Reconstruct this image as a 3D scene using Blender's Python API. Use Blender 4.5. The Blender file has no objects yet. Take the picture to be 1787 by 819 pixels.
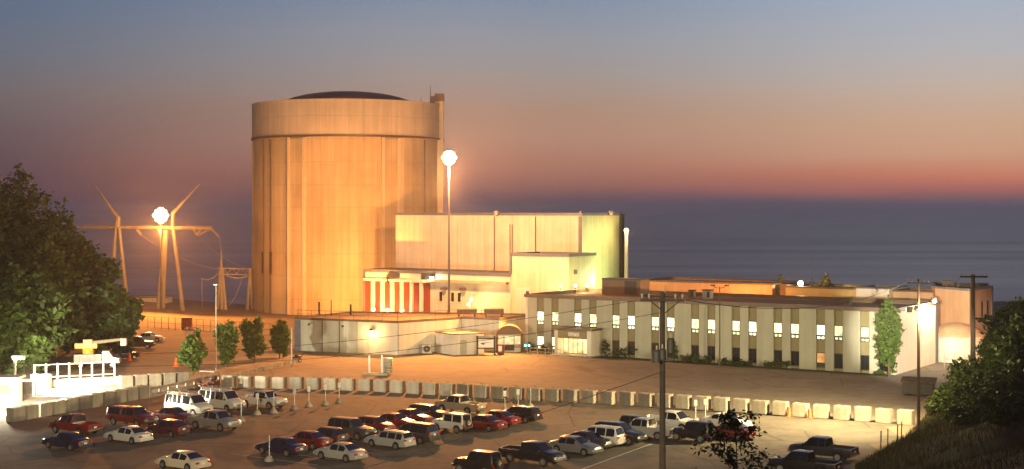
import bpy, bmesh, math, random
import numpy as np
from mathutils import Vector, Matrix

# ------------------------------------------------------------------ camera
S = bpy.context.scene
C = S.collection
F, CX, HY, EYE = 2450.0, 893.5, 367.0, 21.0
cam = bpy.data.cameras.new("camera")
cam.sensor_width = 36.0
cam.lens = 36.0 * F / 1787.0
cam.shift_y = -(409.5 - HY) / 1787.0
cam.clip_start, cam.clip_end = 0.5, 60000
camo = bpy.data.objects.new("camera", cam)
camo.location = (0, 0, EYE)
camo.rotation_euler = (math.radians(90), 0, 0)
C.objects.link(camo)
S.camera = camo

# ------------------------------------------------------------------ view
S.view_settings.view_transform = 'Standard'
S.view_settings.look = 'None'
S.view_settings.gamma = 1.0
S.view_settings.use_curve_mapping = False
S.view_settings.exposure = 0.08
S.cycles.use_denoising = True
S.cycles.max_bounces = 6
S.cycles.transparent_max_bounces = 4
S.cycles.sample_clamp_indirect = 6.0
S.cycles.caustics_reflective = False
S.cycles.caustics_refractive = False


def lin(c):
    return tuple((x / 255 / 12.92) if x / 255 <= 0.04045 else ((x / 255 + 0.055) / 1.055) ** 2.4 for x in c)


# ------------------------------------------------------------------ dusk sky
W = bpy.data.worlds.new("World")
S.world = W
W.use_nodes = True
nt = W.node_tree
nt.nodes.clear()
N, LK = nt.nodes, nt.links


def wm(op, a, b=None, clamp=False):
    n = N.new('ShaderNodeMath'); n.operation = op; n.use_clamp = clamp
    for i, v in enumerate((a, b)):
        if v is None:
            continue
        if isinstance(v, (int, float)):
            n.inputs[i].default_value = v
        else:
            LK.new(v, n.inputs[i])
    return n.outputs[0]


tc = N.new('ShaderNodeTexCoord')
sp = N.new('ShaderNodeSeparateXYZ')
LK.new(tc.outputs['Generated'], sp.inputs[0])
dx, dy, dz = sp.outputs
hor = wm('SQRT', wm('ADD', wm('MULTIPLY', dx, dx), wm('MULTIPLY', dy, dy)))
elev = wm('DIVIDE', dz, wm('MAXIMUM', hor, 0.001))
az = wm('ARCTAN2', dx, dy)
# thin streaks of high cloud and haze
cmb = N.new('ShaderNodeCombineXYZ')
LK.new(wm('MULTIPLY', az, 5.0), cmb.inputs[0]); LK.new(wm('MULTIPLY', elev, 60.0), cmb.inputs[1])
ns = N.new('ShaderNodeTexNoise'); ns.inputs['Scale'].default_value = 1.0; ns.inputs['Detail'].default_value = 4
LK.new(cmb.outputs[0], ns.inputs['Vector'])
streak = wm('MULTIPLY', wm('SUBTRACT', ns.outputs[0], 0.5), 0.012)
e2n = wm('MULTIPLY', wm('ADD', elev, streak), 1 / 0.6, True)   # 0..1 over tan 0..0.6


def ramp(stops):
    r = N.new('ShaderNodeValToRGB')
    els = r.color_ramp.elements
    st = [(min(1, max(0, (HY - y) / F / 0.6)), c) for y, c in stops]
    els[0].position, els[0].color = st[0][0], (*lin(st[0][1]), 1)
    els[1].position, els[1].color = st[-1][0], (*lin(st[-1][1]), 1)
    for p, c in st[1:-1]:
        e = els.new(p); e.color = (*lin(c), 1)
    LK.new(e2n, r.inputs[0])
    return r.outputs[0]


rl = ramp([(367, (58, 48, 66)), (330, (78, 60, 72)), (290, (84, 69, 78)), (230, (93, 82, 89)), (170, (104, 100, 105)), (100, (95, 106, 121)), (0, (84, 105, 132)), (-1080, (30, 46, 84))])
rc = ramp([(367, (76, 60, 76)), (345, (112, 80, 86)), (325, (150, 98, 88)), (290, (172, 118, 99)), (240, (174, 134, 114)), (195, (168, 136, 118)), (130, (155, 146, 142)), (60, (142, 147, 156)), (0, (124, 140, 162)), (-1080, (34, 54, 98))])
rr = ramp([(367, (84, 74, 86)), (352, (130, 94, 98)), (338, (182, 106, 92)), (312, (212, 128, 98)), (270, (210, 160, 128)), (220, (206, 167, 138)), (160, (195, 176, 162)), (100, (180, 178, 181)), (0, (163, 174, 191)), (-1080, (44, 66, 112))])


def wmix(f, a, b):
    m = N.new('ShaderNodeMix'); m.data_type = 'RGBA'
    LK.new(f, m.inputs['Factor']); LK.new(a, m.inputs['A']); LK.new(b, m.inputs['B'])
    return m.outputs['Result']


def wmap(v, a, b):
    n = N.new('ShaderNodeMapRange'); n.interpolation_type = 'SMOOTHSTEP'
    LK.new(v, n.inputs[0]); n.inputs[1].default_value = a; n.inputs[2].default_value = b
    return n.outputs[0]


sky = wmix(wmap(az, 0.0, 0.34), wmix(wmap(az, -0.40, 0.0), rl, rc), rr)
# the eastern half of the sky, behind the viewer, is already night
west = wmap(wm('DIVIDE', dy, wm('MAXIMUM', wm('SQRT', wm('ADD', hor, 0.0)), 0.001)), -0.5, 0.7)
night = N.new('ShaderNodeRGB'); night.outputs[0].default_value = (0.020, 0.026, 0.050, 1)
sky = wmix(west, night.outputs[0], sky)
bg = N.new('ShaderNodeBackground'); bg.inputs[1].default_value = 1.0
LK.new(sky, bg.inputs[0])
wo = N.new('ShaderNodeOutputWorld')
LK.new(bg.outputs[0], wo.inputs[0])

# lamp colours and powers (watts); the lamps themselves are built with their posts
SODIUM = (1.0, 0.335, 0.06)
WARM = (1.0, 0.76, 0.37)
HALIDE = (0.92, 1.0, 0.46)
WHITE = (1.0, 0.86, 0.60)
PW = dict(mast=100000, beam=250000, drum=195000, tower=200000, right=275000, wall=400000, gate=60000, green=8500, lot=300000, annex=600, yard=24000)
HAZE = 2.1e-4

# ------------------------------------------------------------------ helpers
E1 = Vector((0.83, -0.558, 0)); E2 = Vector((0.558, 0.83, 0))


def G(px, py, z=0.0):
    d = F * (EYE - z) / (py - HY)
    return Vector(((px - CX) / F * d, d, z))


def P(px, py, d):
    return Vector(((px - CX) / F * d, d, EYE - (py - HY) / F * d))


def R(a):
    return math.radians(a)


class MB:
    """collects simple shapes into one mesh"""
    def __init__(s):
        s.v, s.f = [], []

    def add(s, v, f):
        o = len(s.v)
        s.v += [tuple(p) for p in v]
        s.f += [tuple(i + o for i in q) for q in f]
        return s

    def box(s, x0, x1, y0, y1, z0, z1):
        return s.add([(x0, y0, z0), (x1, y0, z0), (x1, y1, z0), (x0, y1, z0), (x0, y0, z1), (x1, y0, z1), (x1, y1, z1), (x0, y1, z1)],
                     [(0, 3, 2, 1), (4, 5, 6, 7), (0, 1, 5, 4), (1, 2, 6, 5), (2, 3, 7, 6), (3, 0, 4, 7)])

    def obox(s, O, ex, a0, a1, b0, b1, z0, z1):
        """box in a facade frame: a along ex, b outward (towards the viewer)"""
        ey = Vector((ex.y, -ex.x, 0))
        pts = []
        for z in (z0, z1):
            for a, b in ((a0, b0), (a0, b1), (a1, b1), (a1, b0)):
                p = O + ex * a + ey * b
                pts.append((p.x, p.y, z))
        return s.add(pts, [(0, 3, 2, 1), (4, 5, 6, 7), (0, 1, 5, 4), (1, 2, 6, 5), (2, 3, 7, 6), (3, 0, 4, 7)])

    def prism(s, poly, z0, z1, top=True, bottom=False):
        n = len(poly)
        s.add([(p[0], p[1], z0) for p in poly] + [(p[0], p[1], z1) for p in poly],
              [(i, (i + 1) % n, n + (i + 1) % n, n + i) for i in range(n)] + ([tuple(range(n, 2 * n))] if top else []) + ([tuple(reversed(range(n)))] if bottom else []))
        return s

    def tube(s, pts, r, n=6, r2=None, caps=True):
        pts = [Vector(p) for p in pts]
        m = len(pts)
        vs = []
        for i, p in enumerate(pts):
            t = (pts[min(i + 1, m - 1)] - pts[max(i - 1, 0)]).normalized()
            a = t.cross(Vector((0, 0, 1)) if abs(t.z) < 0.9 else Vector((1, 0, 0))).normalized()
            b = t.cross(a)
            k = i / max(1, m - 1)
            rr_ = r if r2 is None else r + (r2 - r) * k
            for j in range(n):
                th = 2 * math.pi * j / n
                vs.append(p + a * (math.cos(th) * rr_) + b * (math.sin(th) * rr_))
        fs = [(i * n + j, i * n + (j + 1) % n, (i + 1) * n + (j + 1) % n, (i + 1) * n + j) for i in range(m - 1) for j in range(n)]
        if caps:
            fs += [tuple(reversed(range(n))), tuple(range((m - 1) * n, m * n))]
        return s.add(vs, fs)

    def lathe(s, prof, n=16, c=(0, 0, 0), axis='z', a0=0.0, a1=2 * math.pi):
        full = abs(a1 - a0 - 2 * math.pi) < 1e-6
        k = n if full else n + 1
        vs = []
        for r, h in prof:
            for j in range(k):
                th = a0 + (a1 - a0) * j / n
                x, y = r * math.cos(th), r * math.sin(th)
                vs.append((c[0] + x, c[1] + y, c[2] + h) if axis == 'z' else (c[0] + x, c[1] + h, c[2] + y))
        fs = []
        for i in range(len(prof) - 1):
            for j in range(n):
                fs.append((i * k + j, i * k + (j + 1) % k, (i + 1) * k + (j + 1) % k, (i + 1) * k + j))
        return s.add(vs, fs)

    def mesh(s, name, smooth=True, ang=32):
        me = bpy.data.meshes.new(name)
        me.from_pydata(s.v, [], s.f)
        bm = bmesh.new(); bm.from_mesh(me)
        bmesh.ops.recalc_face_normals(bm, faces=bm.faces)
        bm.to_mesh(me); bm.free()
        if smooth:
            me.shade_smooth()
            me.set_sharp_from_angle(angle=R(ang))
        return me

    def build(s, name, mat, parent=None, world=True, smooth=True, bevel=0.0, ang=32):
        me = s.mesh(name, False)
        if bevel:
            bm = bmesh.new(); bm.from_mesh(me)
            bmesh.ops.bevel(bm, geom=list(bm.edges), offset=bevel, segments=1, affect='EDGES', clamp_overlap=True)
            bm.to_mesh(me); bm.free()
        if smooth:
            me.shade_smooth(); me.set_sharp_from_angle(angle=R(ang))
        if parent is not None and world:
            p = Vector(parent.location); q = parent.parent
            while q is not None:
                p += q.location; q = q.parent
            me.transform(Matrix.Translation(-p))
        return link(name, me, mat, parent)


def link(name, me, mat, parent=None):
    o = bpy.data.objects.new(name, me)
    if mat is not None and me is not None:
        if len(me.materials) == 0:
            me.materials.append(mat)
        elif me.materials[0] is not mat:
            o.material_slots[0].link = 'OBJECT'
            o.material_slots[0].material = mat
    C.objects.link(o)
    if parent is not None:
        o.parent = parent
    return o


def tag(o, label, cat, group=None):
    o['label'] = label; o['category'] = cat
    if group:
        o['group'] = group
    return o


def thing(name, label, cat, loc=(0, 0, 0), rz=0.0, group=None):
    o = bpy.data.objects.new(name, None)
    o.empty_display_size = 0.2
    C.objects.link(o)
    o.location = loc; o.rotation_euler = (0, 0, rz)
    return tag(o, label, cat, group)


def struct(o):
    o['kind'] = 'structure'
    return o


def copy_tree(o, parent=None):
    c = o.copy(); C.objects.link(c)
    if parent is not None:
        c.parent = parent
    for ch in list(o.children):
        copy_tree(ch, c)
    return c


def lamp(name, parent, loc, power, color, kind='POINT', r=0.25, aim=None, angle=120, blend=0.6):
    l = bpy.data.lights.new(name, kind)
    l.energy = power; l.color = color; l.shadow_soft_size = r
    if kind == 'SPOT':
        l.spot_size = R(angle); l.spot_blend = blend
    o = bpy.data.objects.new(name, l); C.objects.link(o)
    loc = Vector(loc)
    if parent is not None:
        o.parent = parent
        base = Vector(parent.location)
    else:
        base = Vector((0, 0, 0))
    o.location = loc - base
    if aim is not None:
        o.rotation_euler = (Vector(aim) - loc).to_track_quat('-Z', 'Y').to_euler()
    return o


# ------------------------------------------------------------------ materials
MATS = {}


def mat(name, col, rough=0.7, metal=0.0, var=0.25, scale=1.0, bump=0.0, bscale=None, coat=0.0, spec=0.4, col2=None, stain=0.0):
    m = bpy.data.materials.new(name); m.use_nodes = True
    t = m.node_tree; b = t.nodes['Principled BSDF']
    b.inputs['Roughness'].default_value = rough
    b.inputs['Metallic'].default_value = metal
    b.inputs['Coat Weight'].default_value = coat
    b.inputs['Specular IOR Level'].default_value = spec
    co = t.nodes.new('ShaderNodeTexCoord')
    n = t.nodes.new('ShaderNodeTexNoise'); n.inputs['Scale'].default_value = scale; n.inputs['Detail'].default_value = 6; n.inputs['Roughness'].default_value = 0.65
    t.links.new(co.outputs['Object'], n.inputs['Vector'])
    r = t.nodes.new('ShaderNodeValToRGB')
    c2 = col2 or tuple(x * (1 + var) for x in col)
    r.color_ramp.elements[0].position = 0.3; r.color_ramp.elements[1].position = 0.7
    r.color_ramp.elements[0].color = (*(x * (1 - var) for x in col), 1) if col2 is None else (*col, 1)
    r.color_ramp.elements[1].color = (*c2, 1)
    t.links.new(n.outputs[0], r.inputs[0])
    out = r.outputs[0]
    if stain:
        mp = t.nodes.new('ShaderNodeMapping'); mp.inputs['Scale'].default_value = (1.3, 1.3, 0.06)
        t.links.new(co.outputs['Object'], mp.inputs[0])
        n3 = t.nodes.new('ShaderNodeTexNoise'); n3.inputs['Scale'].default_value = 1.0; n3.inputs['Detail'].default_value = 5
        t.links.new(mp.outputs[0], n3.inputs['Vector'])
        rs = t.nodes.new('ShaderNodeValToRGB'); rs.color_ramp.elements[0].position = 0.4; rs.color_ramp.elements[1].position = 0.65
        rs.color_ramp.elements[0].color = (1 - stain,) * 3 + (1,); rs.color_ramp.elements[1].color = (1, 1, 1, 1)
        t.links.new(n3.outputs[0], rs.inputs[0])
        mx = t.nodes.new('ShaderNodeMix'); mx.data_type = 'RGBA'; mx.blend_type = 'MULTIPLY'; mx.inputs['Factor'].default_value = 1
        t.links.new(out, mx.inputs['A']); t.links.new(rs.outputs[0], mx.inputs['B'])
        out = mx.outputs['Result']
    t.links.new(out, b.inputs['Base Color'])
    if bump:
        n2 = t.nodes.new('ShaderNodeTexNoise'); n2.inputs['Scale'].default_value = bscale or scale * 6; n2.inputs['Detail'].default_value = 5
        t.links.new(co.outputs['Object'], n2.inputs['Vector'])
        bp = t.nodes.new('ShaderNodeBump'); bp.inputs['Strength'].default_value = bump; bp.inputs['Distance'].default_value = 0.05
        t.links.new(n2.outputs[0], bp.inputs['Height'])
        t.links.new(bp.outputs[0], b.inputs['Normal'])
    MATS[name] = m
    return m


def emit(name, col, strength, base=(0.02, 0.02, 0.02), sample=False, var=0.0, scale=1.0):
    m = bpy.data.materials.new(name); m.use_nodes = True
    t = m.node_tree; b = t.nodes['Principled BSDF']
    b.inputs['Base Color'].default_value = (*base, 1)
    b.inputs['Roughness'].default_value = 0.3
    b.inputs['Emission Color'].default_value = (*col, 1)
    b.inputs['Emission Strength'].default_value = strength
    if var:
        co = t.nodes.new('ShaderNodeTexCoord'); n = t.nodes.new('ShaderNodeTexNoise'); n.inputs['Scale'].default_value = scale; n.inputs['Detail'].default_value = 2
        t.links.new(co.outputs['Object'], n.inputs['Vector'])
        mr = t.nodes.new('ShaderNodeMapRange'); mr.inputs[1].default_value = .35; mr.inputs[2].default_value = .65
        mr.inputs[3].default_value = strength * (1 - var); mr.inputs[4].default_value = strength * (1 + var)
        t.links.new(n.outputs[0], mr.inputs[0]); t.links.new(mr.outputs[0], b.inputs['Emission Strength'])
    if not sample:
        m.cycles.emission_sampling = 'NONE'
    MATS[name] = m
    return m


def siding(name, col, pitch=0.6, var=0.12, seam=6.0, groove=0.75):
    """vertical metal siding: ribs and a few wider seams, along the facade direction or the end wall direction"""
    m = mat(name, col, 0.55, 0.0, var, 0.25, stain=0.16)
    t = m.node_tree; b = t.nodes['Principled BSDF']
    co = t.nodes.new('ShaderNodeTexCoord'); s_ = t.nodes.new('ShaderNodeSeparateXYZ'); t.links.new(co.outputs['Object'], s_.inputs[0])
    ge = t.nodes.new('ShaderNodeNewGeometry'); sn = t.nodes.new('ShaderNodeSeparateXYZ'); t.links.new(ge.outputs['Normal'], sn.inputs[0])

    def mm(op, a, bb=None):
        n = t.nodes.new('ShaderNodeMath'); n.operation = op
        for i, v in enumerate((a, bb)):
            if v is None: continue
            if isinstance(v, (int, float)): n.inputs[i].default_value = v
            else: t.links.new(v, n.inputs[i])
        return n.outputs[0]
    # coordinate along the wall = cross(normal, up) . position
    u = mm('SUBTRACT', mm('MULTIPLY', s_.outputs[0], sn.outputs[1]), mm('MULTIPLY', s_.outputs[1], sn.outputs[0]))
    cb = t.nodes.new('ShaderNodeCombineXYZ'); t.links.new(u, cb.inputs[0]); t.links.new(s_.outputs[2], cb.inputs[1])
    rib = mm('PINGPONG', u, pitch / 2)
    bp = t.nodes.new('ShaderNodeBump'); bp.inputs['Strength'].default_value = 0.5; bp.inputs['Distance'].default_value = 0.1
    t.links.new(rib, bp.inputs['Height']); t.links.new(bp.outputs[0], b.inputs['Normal'])
    br = t.nodes.new('ShaderNodeTexBrick'); br.offset = 0.0; br.inputs['Scale'].default_value = 1.0
    br.inputs['Brick Width'].default_value = seam; br.inputs['Row Height'].default_value = 60; br.inputs['Mortar Size'].default_value = 0.06
    br.inputs['Color1'].default_value = (1, 1, 1, 1); br.inputs['Color2'].default_value = (.92, .92, .92, 1); br.inputs['Mortar'].default_value = (groove, groove, groove, 1)
    t.links.new(cb.outputs[0], br.inputs['Vector'])
    old = b.inputs['Base Color'].links[0].from_socket
    mx = t.nodes.new('ShaderNodeMix'); mx.data_type = 'RGBA'; mx.blend_type = 'MULTIPLY'; mx.inputs['Factor'].default_value = 1
    t.links.new(old, mx.inputs['A']); t.links.new(br.outputs['Color'], mx.inputs['B']); t.links.new(mx.outputs['Result'], b.inputs['Base Color'])
    return m


def drum_concrete(name, col):
    """cast concrete of the round building: lift joints and form panels set out around the axis"""
    m = mat(name, col, 0.85, 0, 0.13, 0.12, bump=0.2, bscale=3, stain=0.15)
    t = m.node_tree; b = t.nodes['Principled BSDF']
    co = t.nodes.new('ShaderNodeTexCoord'); s_ = t.nodes.new('ShaderNodeSeparateXYZ'); t.links.new(co.outputs['Object'], s_.inputs[0])
    a = t.nodes.new('ShaderNodeMath'); a.operation = 'ARCTAN2'; t.links.new(s_.outputs[1], a.inputs[0]); t.links.new(s_.outputs[0], a.inputs[1])
    a2 = t.nodes.new('ShaderNodeMath'); a2.operation = 'MULTIPLY'; a2.inputs[1].default_value = 20.0; t.links.new(a.outputs[0], a2.inputs[0])
    cb = t.nodes.new('ShaderNodeCombineXYZ'); t.links.new(a2.outputs[0], cb.inputs[0]); t.links.new(s_.outputs[2], cb.inputs[1])
    br = t.nodes.new('ShaderNodeTexBrick'); br.offset = 0.0; br.inputs['Scale'].default_value = 1
    br.inputs['Brick Width'].default_value = 2.9; br.inputs['Row Height'].default_value = 4.6; br.inputs['Mortar Size'].default_value = 0.045
    br.inputs['Color1'].default_value = (1, 1, 1, 1); br.inputs['Color2'].default_value = (.93, .93, .93, 1); br.inputs['Mortar'].default_value = (.74, .74, .74, 1)
    t.links.new(cb.outputs[0], br.inputs['Vector'])
    old = b.inputs['Base Color'].links[0].from_socket
    mx = t.nodes.new('ShaderNodeMix'); mx.data_type = 'RGBA'; mx.blend_type = 'MULTIPLY'; mx.inputs['Factor'].default_value = 1
    t.links.new(old, mx.inputs['A']); t.links.new(br.outputs['Color'], mx.inputs['B']); t.links.new(mx.outputs['Result'], b.inputs['Base Color'])
    return m


def leafmat(name, c1, c2):
    m = mat(name, c1, 0.55, 0, 0, 0.9, col2=c2, spec=0.3)
    t = m.node_tree; b = t.nodes['Principled BSDF']
    tr = t.nodes.new('ShaderNodeBsdfTranslucent'); t.links.new(b.inputs['Base Color'].links[0].from_socket, tr.inputs[0])
    mx = t.nodes.new('ShaderNodeMixShader'); mx.inputs[0].default_value = 0.3
    o = t.nodes['Material Output']
    t.links.new(b.outputs[0], mx.inputs[1]); t.links.new(tr.outputs[0], mx.inputs[2]); t.links.new(mx.outputs[0], o.inputs[0])
    return m


mat('dune_soil', (.17, .125, .08), .95, 0, .3, .12, bump=.5, bscale=1.2, col2=(.26, .20, .135))
mat('asphalt', (.090, .077, .058), .85, 0, .3, .10, bump=.25, bscale=14, col2=(.145, .126, .098))
mat('yard_paving', (.15, .125, .095), .9, 0, .3, .10, bump=.25, bscale=8, col2=(.22, .185, .14))
mat('lawn', (.05, .065, .022), .95, 0, .3, .8, bump=.6, bscale=9)
mat('bank_turf', (.028, .032, .012), .95, 0, .4, .5, bump=.8, bscale=4)
mat('paint_line', (.55, .53, .46), .8, 0, .35, 3.0)
mat('concrete', (.42, .37, .29), .88, 0, .18, .9, bump=.3, bscale=9, stain=.25)
mat('block_concrete', (.36, .325, .26), .9, 0, .2, 1.3, bump=.3, bscale=10, stain=.25)
mat('white_wall', (.66, .62, .54), .7, 0, .07, .4, stain=.12)
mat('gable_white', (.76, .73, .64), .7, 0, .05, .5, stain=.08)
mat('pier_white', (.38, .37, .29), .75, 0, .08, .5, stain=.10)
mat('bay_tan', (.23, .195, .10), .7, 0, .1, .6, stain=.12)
mat('roof_felt', (.15, .10, .07), .95, 0, .25, .4)
mat('slate_trim', (.13, .14, .17), .5, .2, .15, .8)
mat('brown_metal', (.13, .085, .055), .5, .2, .15, 1)
mat('red_panel', (.27, .04, .022), .5, 0, .12, .7)
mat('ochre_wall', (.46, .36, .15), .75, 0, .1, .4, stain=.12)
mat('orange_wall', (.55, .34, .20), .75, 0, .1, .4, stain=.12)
mat('dome_dark', (.06, .05, .055), .55, .2, .2, .3)
mat('steel_galv', (.42, .40, .36), .5, .5, .15, 2)
mat('mast_grey', (.15, .14, .13), .7, .1, .15, 2)
mat('steel_dark', (.04, .037, .034), .6, .1, .2, 2)
mat('timber_pole', (.12, .085, .058), .9, 0, .3, 1.2, bump=.4, bscale=12, stain=.3)
mat('timber_dark', (.045, .034, .026), .9, 0, .35, 1.5, bump=.4, bscale=12, stain=.3)
mat('rubber', (.018, .018, .018), .8, 0, .2, 8)
mat('rim_metal', (.42, .42, .42), .35, .8, .12, 6)
mat('chrome', (.55, .55, .55), .2, .9, .05, 4)
mat('glass_dark', (.012, .014, .016), .06, 0, .2, 1, spec=.8)
mat('black_trim', (.015, .015, .015), .5, 0, .1, 3)
mat('lens_red', (.38, .02, .015), .2, 0, .1, 5, coat=.6)
mat('lens_clear', (.6, .6, .58), .15, .1, .08, 5, coat=.8)
mat('sign_white', (.75, .73, .68), .5, 0, .04, 2)
mat('cone_orange', (.75, .12, .03), .6, 0, .1, 4)
mat('bark', (.10, .075, .05), .95, 0, .3, 3, bump=.6, bscale=12)
mat('yellow_paint', (.72, .42, .03), .4, 0, .08, 1.5, coat=.3)
mat('green_grey', (.33, .36, .29), .65, 0, .1, .6)
mat('porcelain', (.30, .26, .2), .3, 0, .1, 4)
mat('wire_black', (.03, .028, .026), .6, .3, .1, 2)
leafmat('leaf_dark', (.020, .042, .011), (.055, .088, .022))
leafmat('leaf_mid', (.034, .066, .014), (.085, .122, .03))
leafmat('leaf_light', (.05, .095, .018), (.12, .19, .04))
leafmat('leaf_olive', (.05, .06, .02), (.10, .11, .035))
leafmat('leaf_grass', (.024, .030, .010), (.05, .055, .018))
leafmat('leaf_dry', (.10, .085, .03), (.19, .15, .05))
siding('siding_white', (.62, .55, .45), .55)
siding('siding_green_lit', (.50, .53, .30), .55)  # green lamplight on the end walls is put into this siding colour
siding('siding_pale', (.62, .60, .44), .6)
siding('siding_annex', (.52, .52, .44), .5, seam=4.0)
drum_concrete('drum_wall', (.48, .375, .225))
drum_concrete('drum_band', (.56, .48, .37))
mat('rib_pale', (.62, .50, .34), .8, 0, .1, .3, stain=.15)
emit('lamp_sodium', (1, .62, .22), 12)
emit('lamp_white', (1, .92, .7), 60)
emit('lamp_green', (.9, 1, .55), 25)
emit('window_glow', (1.0, .93, .55), 2.1, var=.35, scale=.9)
for i_, (c_, k_) in enumerate((((1.0, .96, .50), 1.5), ((1.0, 1.0, .62), 2.2), ((.92, 1.0, .50), 1.2), ((1.0, .92, .46), 1.7))):
    emit('room_glow_' + 'abcd'[i_], c_, k_, var=.45, scale=1.6)
emit('window_glow_orange', (1.0, .42, .10), .75, var=.3)
emit('lobby_glow', (1.0, .62, .24), 1.5, var=.45, scale=.8)
emit('booth_glow', (1.0, .8, .38), 1.0, var=.3)
emit('signal_green', (.25, 1, .75), 5)
M = MATS

PAINTS = dict(navy=(.010, .014, .045), red=(.17, .014, .011), white=(.56, .545, .50), maroon=(.10, .010, .012), silver=(.36, .36, .35), champagne=(.55, .48, .36),
              black=(.012, .012, .013), darkred=(.13, .012, .01), olive=(.06, .06, .045), grey=(.15, .155, .155), charcoal=(.035, .036, .04), green=(.035, .05, .035), pewter=(.24, .235, .22), plum=(.06, .012, .022), tan=(.34, .28, .19))
for k_, c_ in PAINTS.items():
    mat('paint_' + k_, c_, .32, .15 if k_ in ('silver', 'grey', 'pewter', 'charcoal') else 0, .05, 1.5, coat=.7)

def worn(m, crack=.55, stain=.45):
    t = m.node_tree; b = t.nodes['Principled BSDF']
    co = t.nodes.new('ShaderNodeTexCoord')
    ny = t.nodes.new('ShaderNodeTexNoise'); ny.inputs['Scale'].default_value = .5; ny.inputs['Detail'].default_value = 3
    t.links.new(co.outputs['Object'], ny.inputs['Vector'])
    mxv = t.nodes.new('ShaderNodeMix'); mxv.data_type = 'VECTOR'; mxv.inputs['Factor'].default_value = .12
    t.links.new(co.outputs['Object'], mxv.inputs['A']); t.links.new(ny.outputs['Color'], mxv.inputs['B'])
    mp = t.nodes.new('ShaderNodeMapping'); mp.inputs['Scale'].default_value = (.11, .11, .11); mp.inputs['Rotation'].default_value = (0, 0, .55)
    t.links.new(mxv.outputs['Result'], mp.inputs[0])
    v = t.nodes.new('ShaderNodeTexVoronoi'); v.feature = 'DISTANCE_TO_EDGE'; v.inputs['Scale'].default_value = 1.0
    t.links.new(mp.outputs[0], v.inputs['Vector'])
    r1 = t.nodes.new('ShaderNodeValToRGB'); r1.color_ramp.elements[0].position = .004; r1.color_ramp.elements[1].position = .012
    r1.color_ramp.elements[0].color = (crack,) * 3 + (1,); r1.color_ramp.elements[1].color = (1, 1, 1, 1)
    t.links.new(v.outputs['Distance'], r1.inputs[0])
    n2 = t.nodes.new('ShaderNodeTexNoise'); n2.inputs['Scale'].default_value = .42; n2.inputs['Detail'].default_value = 7; n2.inputs['Roughness'].default_value = .7
    t.links.new(co.outputs['Object'], n2.inputs['Vector'])
    r2 = t.nodes.new('ShaderNodeValToRGB'); r2.color_ramp.elements[0].position = .33; r2.color_ramp.elements[1].position = .52
    r2.color_ramp.elements[0].color = (stain,) * 3 + (1,); r2.color_ramp.elements[1].color = (1, 1, 1, 1)
    t.links.new(n2.outputs[0], r2.inputs[0])
    out = b.inputs['Base Color'].links[0].from_socket
    for r in (r1, r2):
        mx = t.nodes.new('ShaderNodeMix'); mx.data_type = 'RGBA'; mx.blend_type = 'MULTIPLY'; mx.inputs['Factor'].default_value = 1
        t.links.new(out, mx.inputs['A']); t.links.new(r.outputs[0], mx.inputs['B']); out = mx.outputs['Result']
    t.links.new(out, b.inputs['Base Color'])


worn(MATS['asphalt'], .5, .55)
worn(MATS['yard_paving'], .65, .7)

def random_tone(m, lo, hi):
    t = m.node_tree; b = t.nodes['Principled BSDF']
    oi = t.nodes.new('ShaderNodeObjectInfo'); mr = t.nodes.new('ShaderNodeMapRange'); mr.inputs[3].default_value = lo; mr.inputs[4].default_value = hi
    t.links.new(oi.outputs['Random'], mr.inputs[0])
    mx = t.nodes.new('ShaderNodeMix'); mx.data_type = 'RGBA'; mx.blend_type = 'MULTIPLY'; mx.inputs['Factor'].default_value = 1
    t.links.new(b.inputs['Base Color'].links[0].from_socket, mx.inputs['A']); t.links.new(mr.outputs[0], mx.inputs['B']); t.links.new(mx.outputs['Result'], b.inputs['Base Color'])


random_tone(MATS['block_concrete'], .72, 1.12)

# ------------------------------------------------------------------ terrain
BANK = [(20.5, 60), (24.0, 95), (28.2, 114), (36.6, 129), (47.6, 154), (58, 176), (75, 205), (105, 250)]


def bank_x(y):
    if y <= BANK[0][1]:
        return BANK[0][0]
    for (x0, y0), (x1, y1) in zip(BANK, BANK[1:]):
        if y <= y1:
            return x0 + (x1 - x0) * (y - y0) / (y1 - y0)
    return BANK[-1][0]


def terrain(x, y):
    h = 0.0
    if y < 109:
        t = 109 - y
        h = 0.165 * t - (0.165 * 3 if t > 6 else 0.165 * 3 * (t / 6) ** 1)
        h = max(0, h)
    q = (x - bank_x(y)) * 0.85
    if q > 0:
        b = 0.42 * q if q < 14 else 5.88 + 0.16 * (q - 14)
        b *= 1.0 if y < 170 else max(0.12, 1 - (y - 170) / 45)
        h = max(h, min(b, 13)) if h < 0.3 else max(h, h * .55 + min(b, 13) * .75)
    if x < -62 and y > 120:        # ground rising under the wood on the left
        h += min(6.0, (-62 - x) * 0.09)
    # shore: land drops to the lake behind the plant
    edge = 318 + 0.05 * x
    if y > edge:
        h -= min(10.5, (y - edge) * 0.5)
    return h


xs = sorted(set(list(range(-420, -100, 20)) + list(range(-100, 121, 4)) + list(range(120, 441, 20))))
ys = sorted(set(list(range(-60, 20, 10)) + list(range(20, 104, 4)) + list(range(104, 182, 2)) + list(range(182, 346, 6)) + [360]))
gv = [(x, y, terrain(x, y)) for y in ys for x in xs]
nx = len(xs)
gf = [(j * nx + i, j * nx + i + 1, (j + 1) * nx + i + 1, (j + 1) * nx + i) for j in range(len(ys) - 1) for i in range(nx - 1)]
struct(MB().add(gv, gf).build('ground', M['dune_soil'], ang=180))

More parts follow.
